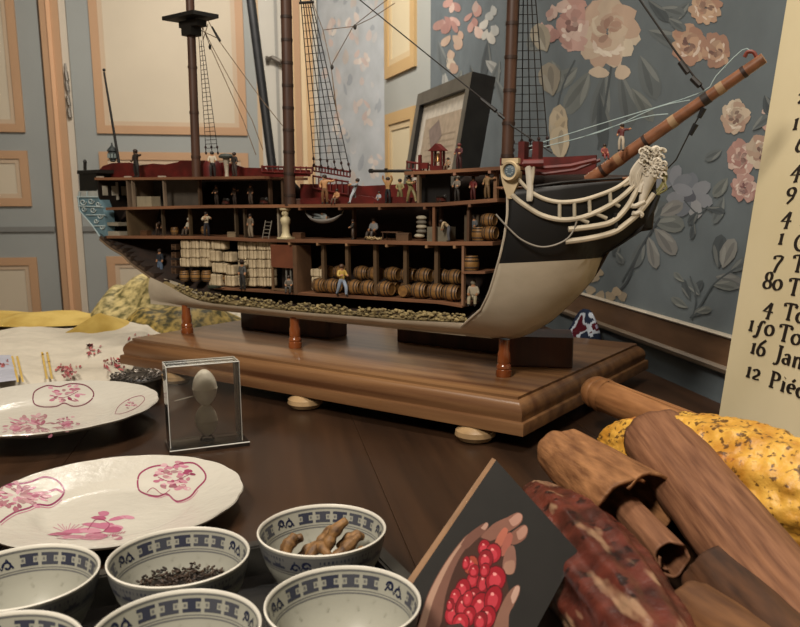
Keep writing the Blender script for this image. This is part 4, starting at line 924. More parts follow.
m=MB(); m.tube([P[0]-P[2],sp(304,207,Y)-P[2]],.0006,5,'#7a6a50'); m.tube([P[-1]-P[2],sp(345,207,Y)-P[2]],.0006,5,'#7a6a50'); m.build('hammock_cord',PAINT,o)
f=fz(324,221,22,.014,None,'stand','#8f938f','#6d7474','figure lying in the pale hammock on the lower deck')
f.rotation_euler=(Matrix.Rotation(AN,3,'Z')@Matrix.Rotation(R_(82),3,'Y')@Matrix.Rotation(R_(90),3,'Z')).to_euler(); q=sp(313,217,YK+.014); f.location=C0+EX*q.x+EY*q.y+Vector((0,0,q.z+.002)); f.rotation_euler=(Matrix.Rotation(AN,3,'Z')@Matrix.Rotation(R_(96),3,'Y')).to_euler()
Y=YK+.025; p=sp(392,238,Y); tbm=thing('low_table','small low brown table on the lower deck','table'); m=MB(); m.box((0,0,.0115),(.030,.014,.0016),'#5b4230'); m.build('table_top',PAINT,tbm,smooth=0)
for x in (-.013,.013):
    for y in (-.005,.005): m=MB(); m.box((x,y,.0055),(.0016,.0016,.011),'#4a3526'); m.build('leg',PAINT,tbm,smooth=0)
put(tbm,p.x,Y,d3(p.x))
Y=YK-.012; p=sp(214,288,Y); bwt=thing('wheelbarrow','tiny dark green wheelbarrow in front of the bales','wheelbarrow'); m=MB(); m.box((0,0,.006),(.016,.009,.004),'#2f3a30',taper=1.3); m.build('barrow_tray',PAINT,bwt,smooth=0)
for y in (-.004,.004): m=MB(); m.tube([(-.008,y*.4,.003),(.008,y,.005),(.020,y,.008)],.0008,5,'#2b2f28'); m.build('handle',PAINT,bwt)
m=MB(); m.lathe([(.0005,-.001),(.0032,-.001),(.0032,.001),(.0005,.001)],12,(-.010,0,.0032),'#23211c',M=Matrix.Rotation(PI/2,3,'X')); m.build('wheel',PAINT,bwt)
put(bwt,p.x,Y,p.z-.004,.1)
# quarter deck fittings
Y=YK+.004; p=sp(227,178,Y); o=thing('ventilator','pale post with a dark domed cap on the quarter deck','post'); m=MB(); m.lathe([(.0035,0),(.0030,.006),(.0042,.018),(.0055,.026),(.0055,.03),(0,.03)],12,(0,0,0),'#a89e8c'); m.build('post',PAINT,o); m=MB(); m.lathe([(.0055,.029),(.0115,.030),(.0125,.0325),(.009,.036),(0,.0375)],14,(0,0,0),'#3a3f3a'); m.build('cap',PAINT,o); put(o,p.x,Y,d1z(p.x))
Y=YK+.018; p=sp(213,178,Y); m=MB(); m.lathe([(.016,0),(.016,.016),(.0145,.022),(.010,.027),(.004,.0295),(0,.03)],18,(0,0,0),'#551512'); o=m.build('skylight_dome',PAINT); put(o,p.x,Y,d1z(p.x)); tag(o,'dark red dome on the quarter deck right of the mizzen mast','dome')
Y=YK+.004; 
for u in (100,128,162): 
    p=sp(u,178,Y); m=MB(); m.box((0,0,.0012),(.013,.008,.0024),'#a89c8c'); o=m.build('plank',PAINT,smooth=0); put(o,p.x,Y,d1z(p.x)); tag(o,f'pale plank end lying on the poop edge, {({100:"left",128:"middle",162:"right"})[u]} of three','plank','pale plank ends on the poop')

# guns and chests
def cannon(u,v,dy,zf,label,rz=0):
    Y=YK+dy; p=sp(u,v,Y); t=thing('cannon',label,'cannon',group='small cannons on the upper deck'); m=MB(); m.lathe([(0,-.001),(.0028,0),(.0030,.004),(.0024,.012),(.0020,.024),(.0026,.0255),(.0016,.0262),(0,.0255)],10,(-.010,0,.0085),'#1d1c19',M=Matrix.Rotation(PI/2,3,'Y')); m.build('barrel_tube',PAINT,t)
    m=MB(); m.box((0,0,.0042),(.017,.0075,.0045),'#4a1d15'); m.build('carriage',PAINT,t,smooth=0)
    for x in (-.0055,.0055):
        for y in (-.0042,.0042): m=MB(); m.lathe([(.0004,-.0008),(.0022,-.0008),(.0022,.0008),(.0004,.0008)],10,(x,y,.0022),'#2a1c14',M=Matrix.Rotation(PI/2,3,'X')); m.build('wheel',PAINT,t)
    put(t,p.x,Y,zf(p.x),rz)
cannon(226,205,.015,d2,'small black cannon under the quarter deck between two dim figures',-.5); cannon(264,205,.015,d2,'small black cannon under the quarter deck nearest the mainmast',-.5)
cannon(441,203,.012,d2,'small black cannon under the forecastle deck',-.6)
def chest(u,v,dy,zf,w,label,c='#5a3d28'):
    Y=YK+dy; p=sp(u,v,Y); t=thing('sea_chest',label,'chest',group='small chests on the decks'); h=w*.55; m=MB(); m.box((0,0,h*.38),(w,w*.6,h*.76),c); m.build('box',PAINT,t,smooth=0)
    m=MB(); m.prism([(-w*.52,-w*.32,h*.76),(-w*.52,w*.32,h*.76),(-w*.52,w*.2,h),(-w*.52,-w*.2,h)],(w*1.04,0,0),mix(c,'#2a1c14',.3)); m.build('lid',PAINT,t,smooth=0); put(t,p.x,Y,zf(p.x),rnd.uniform(-.3,.3))
chest(146,236,.02,d3,.018,'brown sea chest on the lower deck near the stern'); chest(233,238,.012,d3,.016,'pale chest on the lower deck left of the tan standing figure','#7a6a52'); chest(299,241,.02,d3,.018,'brown chest on the lower deck under the left end of the hammock'); chest(404,240,.02,d3,.020,'brown chest on the lower deck between table and stacked sacks','#5f4630'); chest(301,204,.02,d2,.016,'dark chest on the waist deck beside the foot of the mainmast','#4a2f22'); chest(366,200,.02,d2,.016,'dark red chest in the middle of the waist deck','#5a221a'); chest(150,206,.03,d2,.018,'grey chest under the poop deck','#6a6456')
# ---------------------------------------------------------------- tea bowls on the tray
def rin(z): return interp([.006,.010,.016,.026,.038,.050,.055],[.022,.028,.034,.041,.0455,.0485,.0497],z)
def rout(z): return interp([0,.004,.006,.012,.020,.032,.044,.055],[.023,.0225,.026,.034,.0395,.0455,.0490,.0510],z)
BLUEP='#171e3a'; GL='#9b9a8e'
mb=MB(); n=72
pr=[(.019,0),(.023,0),(.0225,.004)]+[(rout(z),z) for z in (.006,.009,.012,.016,.020,.026,.032,.038,.044,.050,.0545)]+[(.0511,.0556),(.0503,.0562),(.0498,.0557)]+[(rin(z),z) for z in (.0545,.050,.044,.038,.032,.026,.020,.016,.013,.010,.008,.0063)]+[(.012,.0055),(0,.0053)]
mb.lathe([(0,.002),(.019,.002)]+pr,n,(0,0,0),GL); mb.lathe([(.0510,.0546),(.0513,.0557),(.0503,.0564),(.0496,.0557),(.0493,.0540)],n,(0,0,0),'#d3cfc3',cap=False)
def cpt(th,z,ins,k=.0002): r=(rin(z)-k) if ins else (rout(z)+k); return Vector((r*math.cos(th),r*math.sin(th),z))
def patch(mb,t0,t1,z0,z1,col,ins=True):
    m=max(1,int(abs(t1-t0)/.06)); vs=[]
    for j in (0,.5,1):
        for i in range(m+1): vs.append(cpt(t0+(t1-t0)*i/m,z0+(z1-z0)*j,ins))
    w=m+1; mb.add(vs,[(j*w+i,j*w+i+1,(j+1)*w+i+1,(j+1)*w+i) for j in range(2) for i in range(m)],col)
def rib(mb,pts,w,col,ins=True):
    L=[];Q=[]
    for i,(t,z) in enumerate(pts):
        a=pts[max(i-1,0)];b=pts[min(i+1,len(pts)-1)]; dx=(b[0]-a[0])*.047;dz=b[1]-a[1]; l=math.hypot(dx,dz) or 1
        L.append(cpt(t-dz/l*w/.047,z+dx/l*w,ins,.00025)); Q.append(cpt(t+dz/l*w/.047,z-dx/l*w,ins,.00025))
    k=len(pts); mb.add(L+Q,[(i,i+1,k+i+1,k+i) for i in range(k-1)],col)
for ins in (True,False):
    for z0,z1 in ((.0525,.0535),(.0372,.0381),(.0392,.0398)): patch(mb,0,2*PI,z0,z1,mix(BLUEP,GL,.35),ins)
    if not ins: patch(mb,0,2*PI,.0400,.0525,mix(BLUEP,GL,.45),False); patch(mb,0,2*PI,.006,.0085,mix(BLUEP,GL,.3),False)
    t=0; unit=2*PI/3
    for s in range(3):
        for k in range(5):
            t0=s*unit+k*R_(18)+R_(3); t1=t0+R_(15); c=mix(BLUEP,GL,.05+.15*rnd.random())
            patch(mb,t0,t1,.0482,.0505,c,ins); patch(mb,t0,t1,.0415,.0438,c,ins); patch(mb,t0+R_(4.2),t1-R_(4.2),.0436,.0484,c,ins)
            patch(mb,t0+R_(1),t0+R_(3),.0450,.0470,mix(c,GL,.35),ins); patch(mb,t1-R_(3),t1-R_(1),.0450,.0470,mix(c,GL,.35),ins)
        tc=s*unit+R_(106)
        for sg in (-1,1):
            rib(mb,[(tc+sg*R_(5)+math.cos(a)*.0034*(1-a*.1)/.047,.0455+sg*.0012+math.sin(a)*.0036*(1-a*.1)) for a in [i*.5 for i in range(13)]],.00075,BLUEP,ins)
        rib(mb,[(tc-R_(10),.042),(tc-R_(5),.0495),(tc,.0425),(tc+R_(5),.0495),(tc+R_(10),.043)],.0007,BLUEP,ins)
    for row,z in enumerate((.034,.028,.022)):
        for k in range(14-row*2):
            th=2*PI*(k+.5*(row%2))/(14-row*2)+.1; sl=.35*(1 if (k+row)%2 else -1)
            rib(mb,[(th-sl*.05,z-.0013),(th,z),(th+sl*.05,z+.0013)],.0009,'#98978a',ins)
bowl=mb.build('tea_bowl',PORC,smooth=40,clean=False)
ZR=.0588
BC=dict(rl=onz(22,574,ZR),rm=onz(179,554,ZR),rr=onz(322,527.5,ZR),fl=onz(-11,654,ZR),fm=onz(176.5,628,ZR),fr=onz(343,600,ZR))
blab=dict(rl='blue and white porcelain tea bowl at the left end of the rear row, empty inside',rm='blue and white porcelain tea bowl holding dark tea leaves, middle of the rear row',rr='blue and white porcelain tea bowl holding brown twisted roots',
 fl='blue and white porcelain tea bowl cut off in the bottom left corner',fm='blue and white porcelain tea bowl in the front row below the dark tea leaves',fr='blue and white porcelain tea bowl with a dark bark chip, next to the printed card')
TZ=.006
ex=(BC['rr']-BC['rm']); ex.z=0; ex.normalize(); ey=Vector((-ex.y,ex.x,0))
for i,(k,p) in enumerate(BC.items()):
    o=bowl if i==0 else copy_tree(bowl); o.scale=(.935,.935,.935); o.location=(p.x,p.y,TZ); o.rotation_euler=(0,0,{'rl':.5,'rm':1.0,'rr':.55,'fl':.2,'fm':.85,'fr':1.05}[k]); tag(o,blab[k],'tea bowl','blue and white tea bowls on the tray')
# tray
tr=thing('tray','black lacquered tray under the blue and white tea bowls','tray',(BC['rr'].x,BC['rr'].y,0),math.atan2(ex.y,ex.x))
trm=mat('black_lacquer','#0c0b0a','#15120f',rough=.25,scale=(12,12,12),spec=.6)
x0,x1,y0,y1=-.42,.040,-.138,.054
mb=MB(); mb.box(((x0+x1)/2,(y0+y1)/2,.0028),(x1-x0,y1-y0,.0054)); bev(mb.build('tray_floor',trm,tr,smooth=0),.001)
mb=MB()
for a,b in (((x0,y1),(x1,y1)),((x1,y1),(x1,y0)),((x1,y0),(x0,y0)),((x0,y0),(x0,y1))):
    mb.tube([(a[0],a[1],.004),(a[0],a[1],.0041)],.001,4)
    d=Vector((b[0]-a[0],b[1]-a[1],0)); nn=Vector((-d.y,d.x,0)).normalized(); A3=Vector((*a,0));B3=Vector((*b,0))
    mb.prism([A3+Vector((0,0,.003)),A3+Vector((0,0,.026))-nn*-.006,B3+Vector((0,0,.026))-nn*-.006,B3+Vector((0,0,.003))],nn*-.0035)
    mb.box((A3+B3)/2+nn*.010+Vector((0,0,.0258)),(abs(d.x)+.008 if abs(d.x)>abs(d.y) else .010,abs(d.y)+.008 if abs(d.y)>abs(d.x) else .010,.0022))
mb.build('tray_rim',mat('worn_lacquer','#1d1c1a','#33322e',rough=.3,scale=(30,30,30),spec=.6),tr,smooth=0)
# tea leaves, roots, bark chip
mb=MB(); p=BC['rm']
for k in range(420):
    r=.036*math.sqrt(rnd.random()); a=rnd.random()*6.28; q=Vector((p.x+r*math.cos(a),p.y+r*math.sin(a),.028+.007*rnd.random()+.006*(1-r/.036)))
    mb.ell(q,(rnd.uniform(.001,.0032),.0010,.0010),mix('#1d1511','#4a382a',rnd.random()),n=5,m=3,rot=Matrix.Rotation(rnd.random()*6,3,'Z')@Matrix.Rotation(rnd.uniform(-.6,.6),3,'Y'))
mb.lathe([(0,.018),(.030,.018),(.037,.027),(.02,.033),(0,.035)],24,(p.x,p.y,0),'#1d1511')
tag(mb.build('tea_leaves',PAINT),'heap of dark crumbled tea leaves in the middle rear bowl','tea leaves',kind='stuff')
p=BC['rr']; rootm=mat('dried_root','#3f2a18','#8d683d',rough=.6,scale=(160,160,160),detail=4,bump=.0008,contrast=(.3,.7))
rl=['standing pale root at the left in the root bowl','long pale root across the front of the root bowl','root with a raised tip at the right of the root bowl','dark bent root in the middle of the root bowl','short root against the right wall of the root bowl','small root lying between the others in the root bowl','tallest thin root at the back of the root bowl','root resting on the left wall of the root bowl','frontmost root lying along the near rim of the root bowl','root at the far right of the root bowl','root at the far wall behind the tallest one in the root bowl']
RT=[((-.030,-.010,.018),(-.026,0,.040),(-.020,.006,.046)),((-.024,-.022,.030),(-.006,-.020,.034),(.014,-.012,.036)),((.004,-.010,.028),(.018,-.004,.040),(.028,.006,.046)),((-.014,-.006,.026),(-.004,.004,.038),(.006,-.006,.034)),((.024,-.016,.030),(.030,-.006,.036),(.028,.006,.034)),((-.020,.010,.026),(-.008,.016,.032),(.004,.012,.030)),((.002,.0,.032),(.008,.006,.048),(.018,.012,.056)),((-.032,.004,.030),(-.026,.010,.038),(-.016,.012,.042)),((-.010,-.028,.032),(.004,-.026,.037),(.016,-.022,.036)),((.010,.010,.034),(.022,.012,.042),(.030,.016,.040)),((-.006,.012,.034),(.004,.016,.044),(.014,.018,.046))]
for lb,q in zip(rl,RT):
    P_=spline([Vector(a)+Vector((p.x,p.y,.004)) for a in q],6); k=len(P_)
    mb=MB(); mb.tube(P_,[.0043*(.45+.75*math.sin(PI*(i+.6)/(k+.2)))*(1+.20*math.sin(i*1.7+len(lb))+.12*math.sin(i*3.9+len(lb)*2)) for i in range(k)],9); o=subd(mb.build('dried_root',rootm)); tag(o,lb,'root','dried roots in the bowl')
p=BC['fr']
for lb,q,s,r in (('dark bark chip lying in the front right bowl',(.026,-.030,.0235),(.024,.014,.007),.4),('small dark crumb beside the bark chip in the front bowl',(.006,-.022,.0195),(.007,.006,.004),1.0)):
    mb=MB(); mb.box((0,0,0),s,'#3a2b1d',taper=.8); o=mb.build('bark_chip',mat('bark_chip','#2c2016','#54402b',rough=.8,scale=(150,150,150),bump=.001),smooth=0); bev(o,.001); o.location=(p.x+q[0],p.y+q[1],q[2]); o.rotation_euler=(.2,.25,r); tag(o,lb,'bark')

# ---------------------------------------------------------------- plates
def plate(cx,cy,R,zb,label,draw):
    def zr(r):
        t=r/R; return zb+interp([0,.5,.56,.62,.72,1.0],[.0055,.0058,.0075,.0115,.0150,.0235],t)
    mb=MB(); n=120
    def wob(a,i): return 1
    pf=[]
    ts=[0,.2,.4,.5,.53,.56,.59,.62,.66,.72,.8,.88,.94,.975,1.0]
    vs=[];fs=[]
    prof=[(t*R,zr(t*R)) for t in ts]+[(R*1.006,zr(R)-.0012),(R*.99,zr(R)-.0040),(R*.8,zr(R*.8)-.0042),(R*.6,zb+.0048),(R*.56,zb),(R*.52,zb),(R*.50,zb+.002),(0,zb+.002)]
    def wb(a,i):
        t=prof[i][0]/R; return 1+(.012*abs(math.sin(a*9))+.006*math.sin(a*36)*0-.006)*max(0,(t-.85)/.15)
    mb.lathe(prof,n,(cx,cy,0),'#c0bcb1',wob=wb,cap=False)
    def fn(u,v,k):
        d=ray(u,v); y0=max(.05,cy-R*1.15); y1=cy+R*1.1; last=None
        def g(y): p=EYE+d*(y/d.y); return p,p.z-zr(min(R,math.hypot(p.x-cx,p.y-cy)))-k*.4
        st=160
        for i in range(st+1):
            y=y0+(y1-y0)*i/st; p,e=g(y)
            if math.hypot(p.x-cx,p.y-cy)>R*1.01: 
                if last is not None: break
                continue
            if e<=0:
                if last is None: return p
                lo,hi=last,y
                for _ in range(22):
                    m=(lo+hi)/2
                    if g(m)[1]>0: lo=m
                    else: hi=m
                return g(lo)[0]
            last=y
        p,_=g(last if last is not None else cy); p.z=zr(min(R,math.hypot(p.x-cx,p.y-cy)))+k*.4; return p
    draw(Print(mb,fn,.45))
    o=mb.build('dinner_plate',mat('plate_glaze',rough=.2,attr=True,col2=.05,scale=(25,25,25),bump=.0008,bscale=(85,85,85),spec=.5),smooth=40,clean=False)
    tag(o,label,'plate','white plates with purple flowers'); return o
PK=['#a0506e','#b06a84','#8e3a5a','#bd8698','#7d2f4e']
def sprig(P,u,v,ru,rv,n,r=rnd):
    for k in range(n):
        a=r.random()*6.3; t=r.random()**.7; P.petal(u+math.cos(a)*ru*t,v+math.sin(a)*rv*t,r.uniform(.25,.55)*ru,r.uniform(.16,.34)*rv,a+r.uniform(-.8,.8),mix(r.choice(PK),'#cbc6b8',.35*r.random()))
c1=lambda x,y:(x/3.2,430+y/3.2); c2=lambda x,y:(x/3.2,360+y/3.2)
def drawA(P):
    ol=[(440,165),(448,140),(480,120),(520,113),(550,120),(575,108),(620,106),(652,132),(657,158),(630,188),(606,215),(565,228),(535,205),(505,212),(470,206),(445,192),(440,165)]
    P.stem([c1(*q) for q in ol],1.7,'#8a3a58'); P.stem([c1(x+4,y+5) for x,y in ol[9:15]],.7,PK[1])
    for q in ((560,150),): sprig(P,*c1(*q),17,13,60)
    P.stem([c1(*q) for q in ((505,150),(550,165),(610,140))],.7,PK[4]); P.stem([c1(*q) for q in ((470,200),(490,185),(520,205),(545,190))],.7,PK[2])
    ol=[(0,172),(60,172),(100,165),(140,150),(180,160),(204,188),(196,215),(160,240),(120,238),(90,250),(50,262),(20,280),(0,296)]
    P.stem([c1(*q) for q in ol],1.8,'#84345a'); P.stem([c1(x+3,y+8) for x,y in ol[6:]],.8,PK[1]); P.stem([c1(*q) for q in ((150,200),(180,190),(200,200))],2.4,PK[2])
    sprig(P,*c1(55,210),26,11,70); sprig(P,*c1(0,215),14,9,20)
    # central spray
    for (x,y,l,w,a,c) in ((290,280,16,5,.1,0),(315,262,12,6,.6,1),(345,290,22,4,-.5,1),(380,275,17,4,.3,3),(260,300,24,5,.2,1),(300,310,22,8,-.2,1),(350,305,16,5,.5,3),(230,320,30,6,.05,3),(200,325,26,5,-.1,1),(330,325,20,7,-.4,0),(150,335,26,4,-.15,0),(270,335,24,6,.1,1),(180,345,30,5,-.1,1),(360,335,14,5,.9,0),(240,345,30,5,.0,0)): P.petal(*c1(x,y),l,w,a,PK[c])
    for k in range(9): P.stem([c1(215,330),c1(170+k*14,300-abs(k-4)*-3+rnd.uniform(-10,6))],.6,PK[1])
    P.stem([c1(*q) for q in ((280,320),(310,285),(350,300),(330,325),(300,330))],.8,PK[4])
    for k in range(8): P.stem([c1(330+k*9,342-k*1.5),c1(338+k*9,334-k*1.5)],.7,PK[2])
def drawB(P):
    ol=[(105,125),(112,100),(150,82),(190,85),(225,76),(270,80),(297,100),(296,122),(270,142),(235,148),(205,138),(180,148),(140,150),(112,142),(105,125)]
    P.stem([c2(*q) for q in ol],1.3,'#6d3648'); sprig(P,*c2(205,108),17,8,34); P.stem([c2(*q) for q in ((160,112),(205,120),(250,100))],.6,PK[4])
    ol=[(368,172),(378,150),(400,132),(430,118),(455,115),(462,128),(440,150),(410,165),(385,172),(368,172)]
    P.stem([c2(*q) for q in ol],.7,'#8d5567'); sprig(P,*c2(418,142),7,5,16)
    sprig(P,*c2(140,212),26,9,46); sprig(P,*c2(70,215),16,7,16); sprig(P,*c2(205,200),12,6,14); sprig(P,*c2(110,205),22,7,20)
plate(-.287,.716,.119,.0,'large white scalloped plate in front, behind the tea bowls',drawA)
plate(-.486,1.010,.140,.012,'white plate with purple flowers lying behind the nearer plate',drawB)

# dark woven bowl behind the far plate
p=onz(138,377,.036); dk=mat('dark_metal_lace','#1a1714','#39332c',rough=.4,metal=.4,scale=(120,120,120))
wbk=thing('openwork_dish','black openwork metal dish between plate and plinth','dish',(p.x-.006,p.y+.01,0)); mb=MB()
mb.lathe([(.028,0),(.034,.004),(.037,.020),(.0385,.032),(.036,.034),(.02,.0365),(0,.037)],28,(0,0,0)); mb.build('body',dk,wbk)
mb=MB()
for k in range(40):
    a=2*PI*k/20; rr_=(.034,.022)[k//20]; c=Vector((rr_*math.cos(a),rr_*math.sin(a),.038)); mb.tube([c+Vector((math.cos(b)*.004*math.cos(a)-math.sin(b)*.004*math.sin(a),math.cos(b)*.004*math.sin(a)+math.sin(b)*.004*math.cos(a),.002*math.sin(b))) for b in [i*PI/4 for i in range(9)]],.0008,4)
mb.build('pierced_rim',mat('worn_pewter','#4a453e','#77706a',rough=.35,metal=.6,scale=(90,90,90)),wbk)

# ---------------------------------------------------------------- acrylic case with the two capsules
ac=bpy.data.materials.new('clear_acrylic'); ac.use_nodes=True; nt=ac.node_tree; N=nt.nodes; N.remove(N['Principled BSDF'])
t=N.new('ShaderNodeBsdfTransparent'); t.inputs[0].default_value=(.985,.988,.985,1); g=N.new('ShaderNodeBsdfGlossy'); g.inputs['Roughness'].default_value=.06; g.inputs[0].default_value=(.9,.9,.9,1)
d=N.new('ShaderNodeBsdfDiffuse'); d.inputs[0].default_value=(.75,.74,.70,1); m1=N.new('ShaderNodeMixShader'); m1.inputs[0].default_value=.014; nt.links.new(t.outputs[0],m1.inputs[1]); nt.links.new(d.outputs[0],m1.inputs[2])
fr=N.new('ShaderNodeFresnel'); fr.inputs[0].default_value=1.42; m2=N.new('ShaderNodeMixShader'); nt.links.new(fr.outputs[0],m2.inputs[0]); nt.links.new(m1.outputs[0],m2.inputs[1]); nt.links.new(g.outputs[0],m2.inputs[2]); nt.links.new(m2.outputs[0],N['Material Output'].inputs[0])
MATS['clear_acrylic']=ac
edge=mat('acrylic_edge','#b9bab4','#d2d2cb',rough=.2,scale=(40,40,40),alpha=1)
q=onz(205,444,0); cb_=thing('display_case','clear upright acrylic case standing in front of the plinth','display case',(q.x,q.y,0),R_(24))
w,dp,h=.0860,.034,.100; th=.0016; zb=.005
def pane(name,c,s,m=ac): mb=MB(); mb.box(c,s); return mb.build(name,m,cb_,smooth=0)
pane('pane',(0,-dp/2,zb+h/2),(w,th,h)); pane('pane',(0,dp/2,zb+h/2),(w,th,h)); pane('pane',(-w/2,0,zb+h/2),(th,dp,h)); pane('pane',(w/2,0,zb+h/2),(th,dp,h)); pane('pane',(0,0,zb+h),(w,dp,th))
pane('base',(.002,-.004,.0025),(w+.010,dp+.018,.005))
mb=MB(); e=.0008
for x in (-w/2,w/2):
    for y in (-dp/2,dp/2): mb.tube([(x,y,zb),(x,y,zb+h)],e,6)
for z in (zb+h,):
    for y in (-dp/2,dp/2): mb.tube([(-w/2,y,z),(w/2,y,z)],e,6)
    for x in (-w/2,w/2): mb.tube([(x,-dp/2,z),(x,dp/2,z)],e,6)
mb.tube([(-w/2-.003,-dp/2-.013,.005),(w/2+.007,-dp/2-.013,.005)],e,6)
mb.build('polished_edge',edge,cb_)
mb=MB(); mb.tube([(-.033,.004,.058),(-.022,.003,.060),(-.010,.002,.0625)],[.0006,.0009,.0007],6,'#b5afa0'); mb.build('wire_support',PAINT,cb_)
cm=mat('ivory_white','#d5ccb8','#e2d9c6',rough=.5,scale=(40,40,40))
cp=thing('ovoid_ornament','two cream egg shapes stacked end to end inside the acrylic case','ornament',(q.x+.003,q.y+.001,.005),R_(24))
def egg(z0,z1,r,name):
    mb=MB(); hh=z1-z0; pf=[]
    for i in range(25):
        t=i/24; rr=r*math.sin(PI*min(.998,max(.002,.012+t*.976)))**.5
        pf.append((rr,z0+hh*t))
        if i==11: pf+= [(rr*1.045,z0+hh*(t+.012)),(rr*1.045,z0+hh*(t+.040))]
    mb.lathe([(0,z0)]+pf+[(0,z1)],32); return mb.build(name,cm,cp,smooth=75)
egg(.006,.046,.0135,'lower_capsule'); egg(.0445,.090,.0148,'upper_capsule')
mb=MB(); mb.lathe([(.009,0),(.009,.002),(.005,.007),(0,.007)],16); mb.build('pedestal',ac,cp)

# ---------------------------------------------------------------- spice pods and cinnamon
def nz(p,s): return noise.noise(Vector(p)*s)
cin=mat('cinnamon_bark','#573726','#8a6146',rough=.6,scale=(230,230,16),detail=8,bump=.0007,contrast=(.28,.72),spec=.3)
cin2=mat('pale_cinnamon_bark','#6d4528','#a5754a',rough=.45,scale=(70,70,16),detail=7,bump=.0006,contrast=(.3,.75),spec=.4)
def bark(name,A,B,rA,rB,label,phi=200,curl=.30,th=.0022,m=cin,roll=0,seed=1,jag=.006,group='cinnamon sticks on the right',bulge=0):
    A=Vector(A);B=Vector(B); L=(B-A).length; zq=(B-A).to_track_quat('Z','Y'); nl,na=46,72; mb=MB()
    def f(s,t):
        ph=R_(phi)*(2*s-1); e=max(0,(abs(ph)-R_(110)))/R_(110); r=(rA+(rB-rA)*t+bulge*math.sin(PI*t))*(1-curl*e)
        j=jag*(nz((math.cos(ph)*1.3+seed,math.sin(ph)*1.3,seed*3),1.0)); z=L*t+ j*(1 if t>.5 else -1)*abs(2*t-1)**6
        r*=1+.05*nz((math.cos(ph)*1.5+seed,math.sin(ph)*1.5,z*14),1)+.03*nz((math.cos(ph)*5,math.sin(ph)*5+seed,z*30),1)
        return Vector((math.sin(ph+roll)*r,math.cos(ph+roll)*r,z))
    mb.grid(f,na,nl); o=mb.build(name,m,smooth=60); so=o.modifiers.new('thickness','SOLIDIFY'); so.thickness=th; so.offset=-1
    o.location=A; o.rotation_mode='QUATERNION'; o.rotation_quaternion=zq; tag(o,label,'cinnamon stick',group); return o
def pd(u,v,y): return ony(u,v,y)
bark('cinnamon_stick',pd(655,437,.74),pd(826,652,.43),.0325,.0300,'long thick smooth cinnamon stick lying over the yellow pod',phi=215,roll=2.6,seed=3,jag=.010)
bark('cinnamon_stick',pd(561,449,.75),pd(637,508,.625),.0270,.0395,'wide cracked cinnamon roll with its open end showing an inner quill',phi=205,curl=.45,roll=3.0,seed=8,jag=.008,th=.003,m=mat('cracked_bark','#5d3b23','#9a6d47',rough=.6,scale=(150,150,34),detail=9,bump=.0018,contrast=(.28,.72),spec=.3))
bark('cinnamon_stick',pd(628,512,.64),pd(671,560,.555),.0145,.0150,'small inner quill poking from the open end of the wide roll',phi=230,curl=.35,roll=1.0,seed=5,jag=.004,m=cin)
bark('cinnamon_stick',pd(596,392,.985),pd(742,452,.80),.0205,.0215,'pale cinnamon stick with a ringed end behind the yellow pod',phi=178,curl=.05,roll=3.1,seed=11,jag=.002,m=cin2)
# its ringed end cap
A=pd(596,392,.985);B=pd(742,452,.80); zq=(B-A).to_track_quat('Z','Y'); mb=MB(); mb.lathe([(0,-.016),(.009,-.0155),(.0155,-.012),(.0195,-.005),(.0212,.001),(.0208,.004),(.0196,.0055),(.0212,.008),(.0222,.014),(.0208,.02)],26,cap=False); o=mb.build('ringed_end',cin2,bpy.data.objects['cinnamon_stick.003'])
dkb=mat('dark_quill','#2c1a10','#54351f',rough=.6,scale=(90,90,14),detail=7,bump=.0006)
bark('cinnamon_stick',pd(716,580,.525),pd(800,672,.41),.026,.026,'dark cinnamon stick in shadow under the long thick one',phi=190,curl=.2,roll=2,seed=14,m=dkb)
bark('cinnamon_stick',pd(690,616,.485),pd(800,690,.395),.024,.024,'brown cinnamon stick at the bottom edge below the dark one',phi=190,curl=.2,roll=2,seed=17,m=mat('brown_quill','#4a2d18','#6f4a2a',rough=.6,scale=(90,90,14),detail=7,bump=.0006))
def pod(name,A,B,r,label,cfn,ridges=10,amp=.05,tip=.5,rough_=.0014,M_=None,base=.35):
    A=Vector(A);B=Vector(B); L=(B-A).length; zq=(B-A).to_track_quat('Z','Y'); na,nl=150,110; mb=MB()
    def f(s,t):
        a=2*PI*s; rr=r*(math.sin(PI*(t*.985+.008)))**tip if t<.5 else r*(math.sin(PI*(t*.985+.008)))**base
        k=1+amp*math.cos(ridges*a)*min(1,3*t,3*(1-t))
        p=Vector((math.cos(a),math.sin(a),0)); q=Vector((math.cos(a)*r,math.sin(a)*r,L*t))
        rr=rr*k+rough_*(nz(q,90)+.7*nz(q,190))+.0025*nz(q,22)
        return Vector((p.x*rr,p.y*rr,L*t))
    mb.grid(f,na,nl)
    o=mb.build(name,M_ or PAINT,smooth=180); o.location=A; o.rotation_mode='QUATERNION'; o.rotation_quaternion=zq; tag(o,label,'cocoa pod'); return o
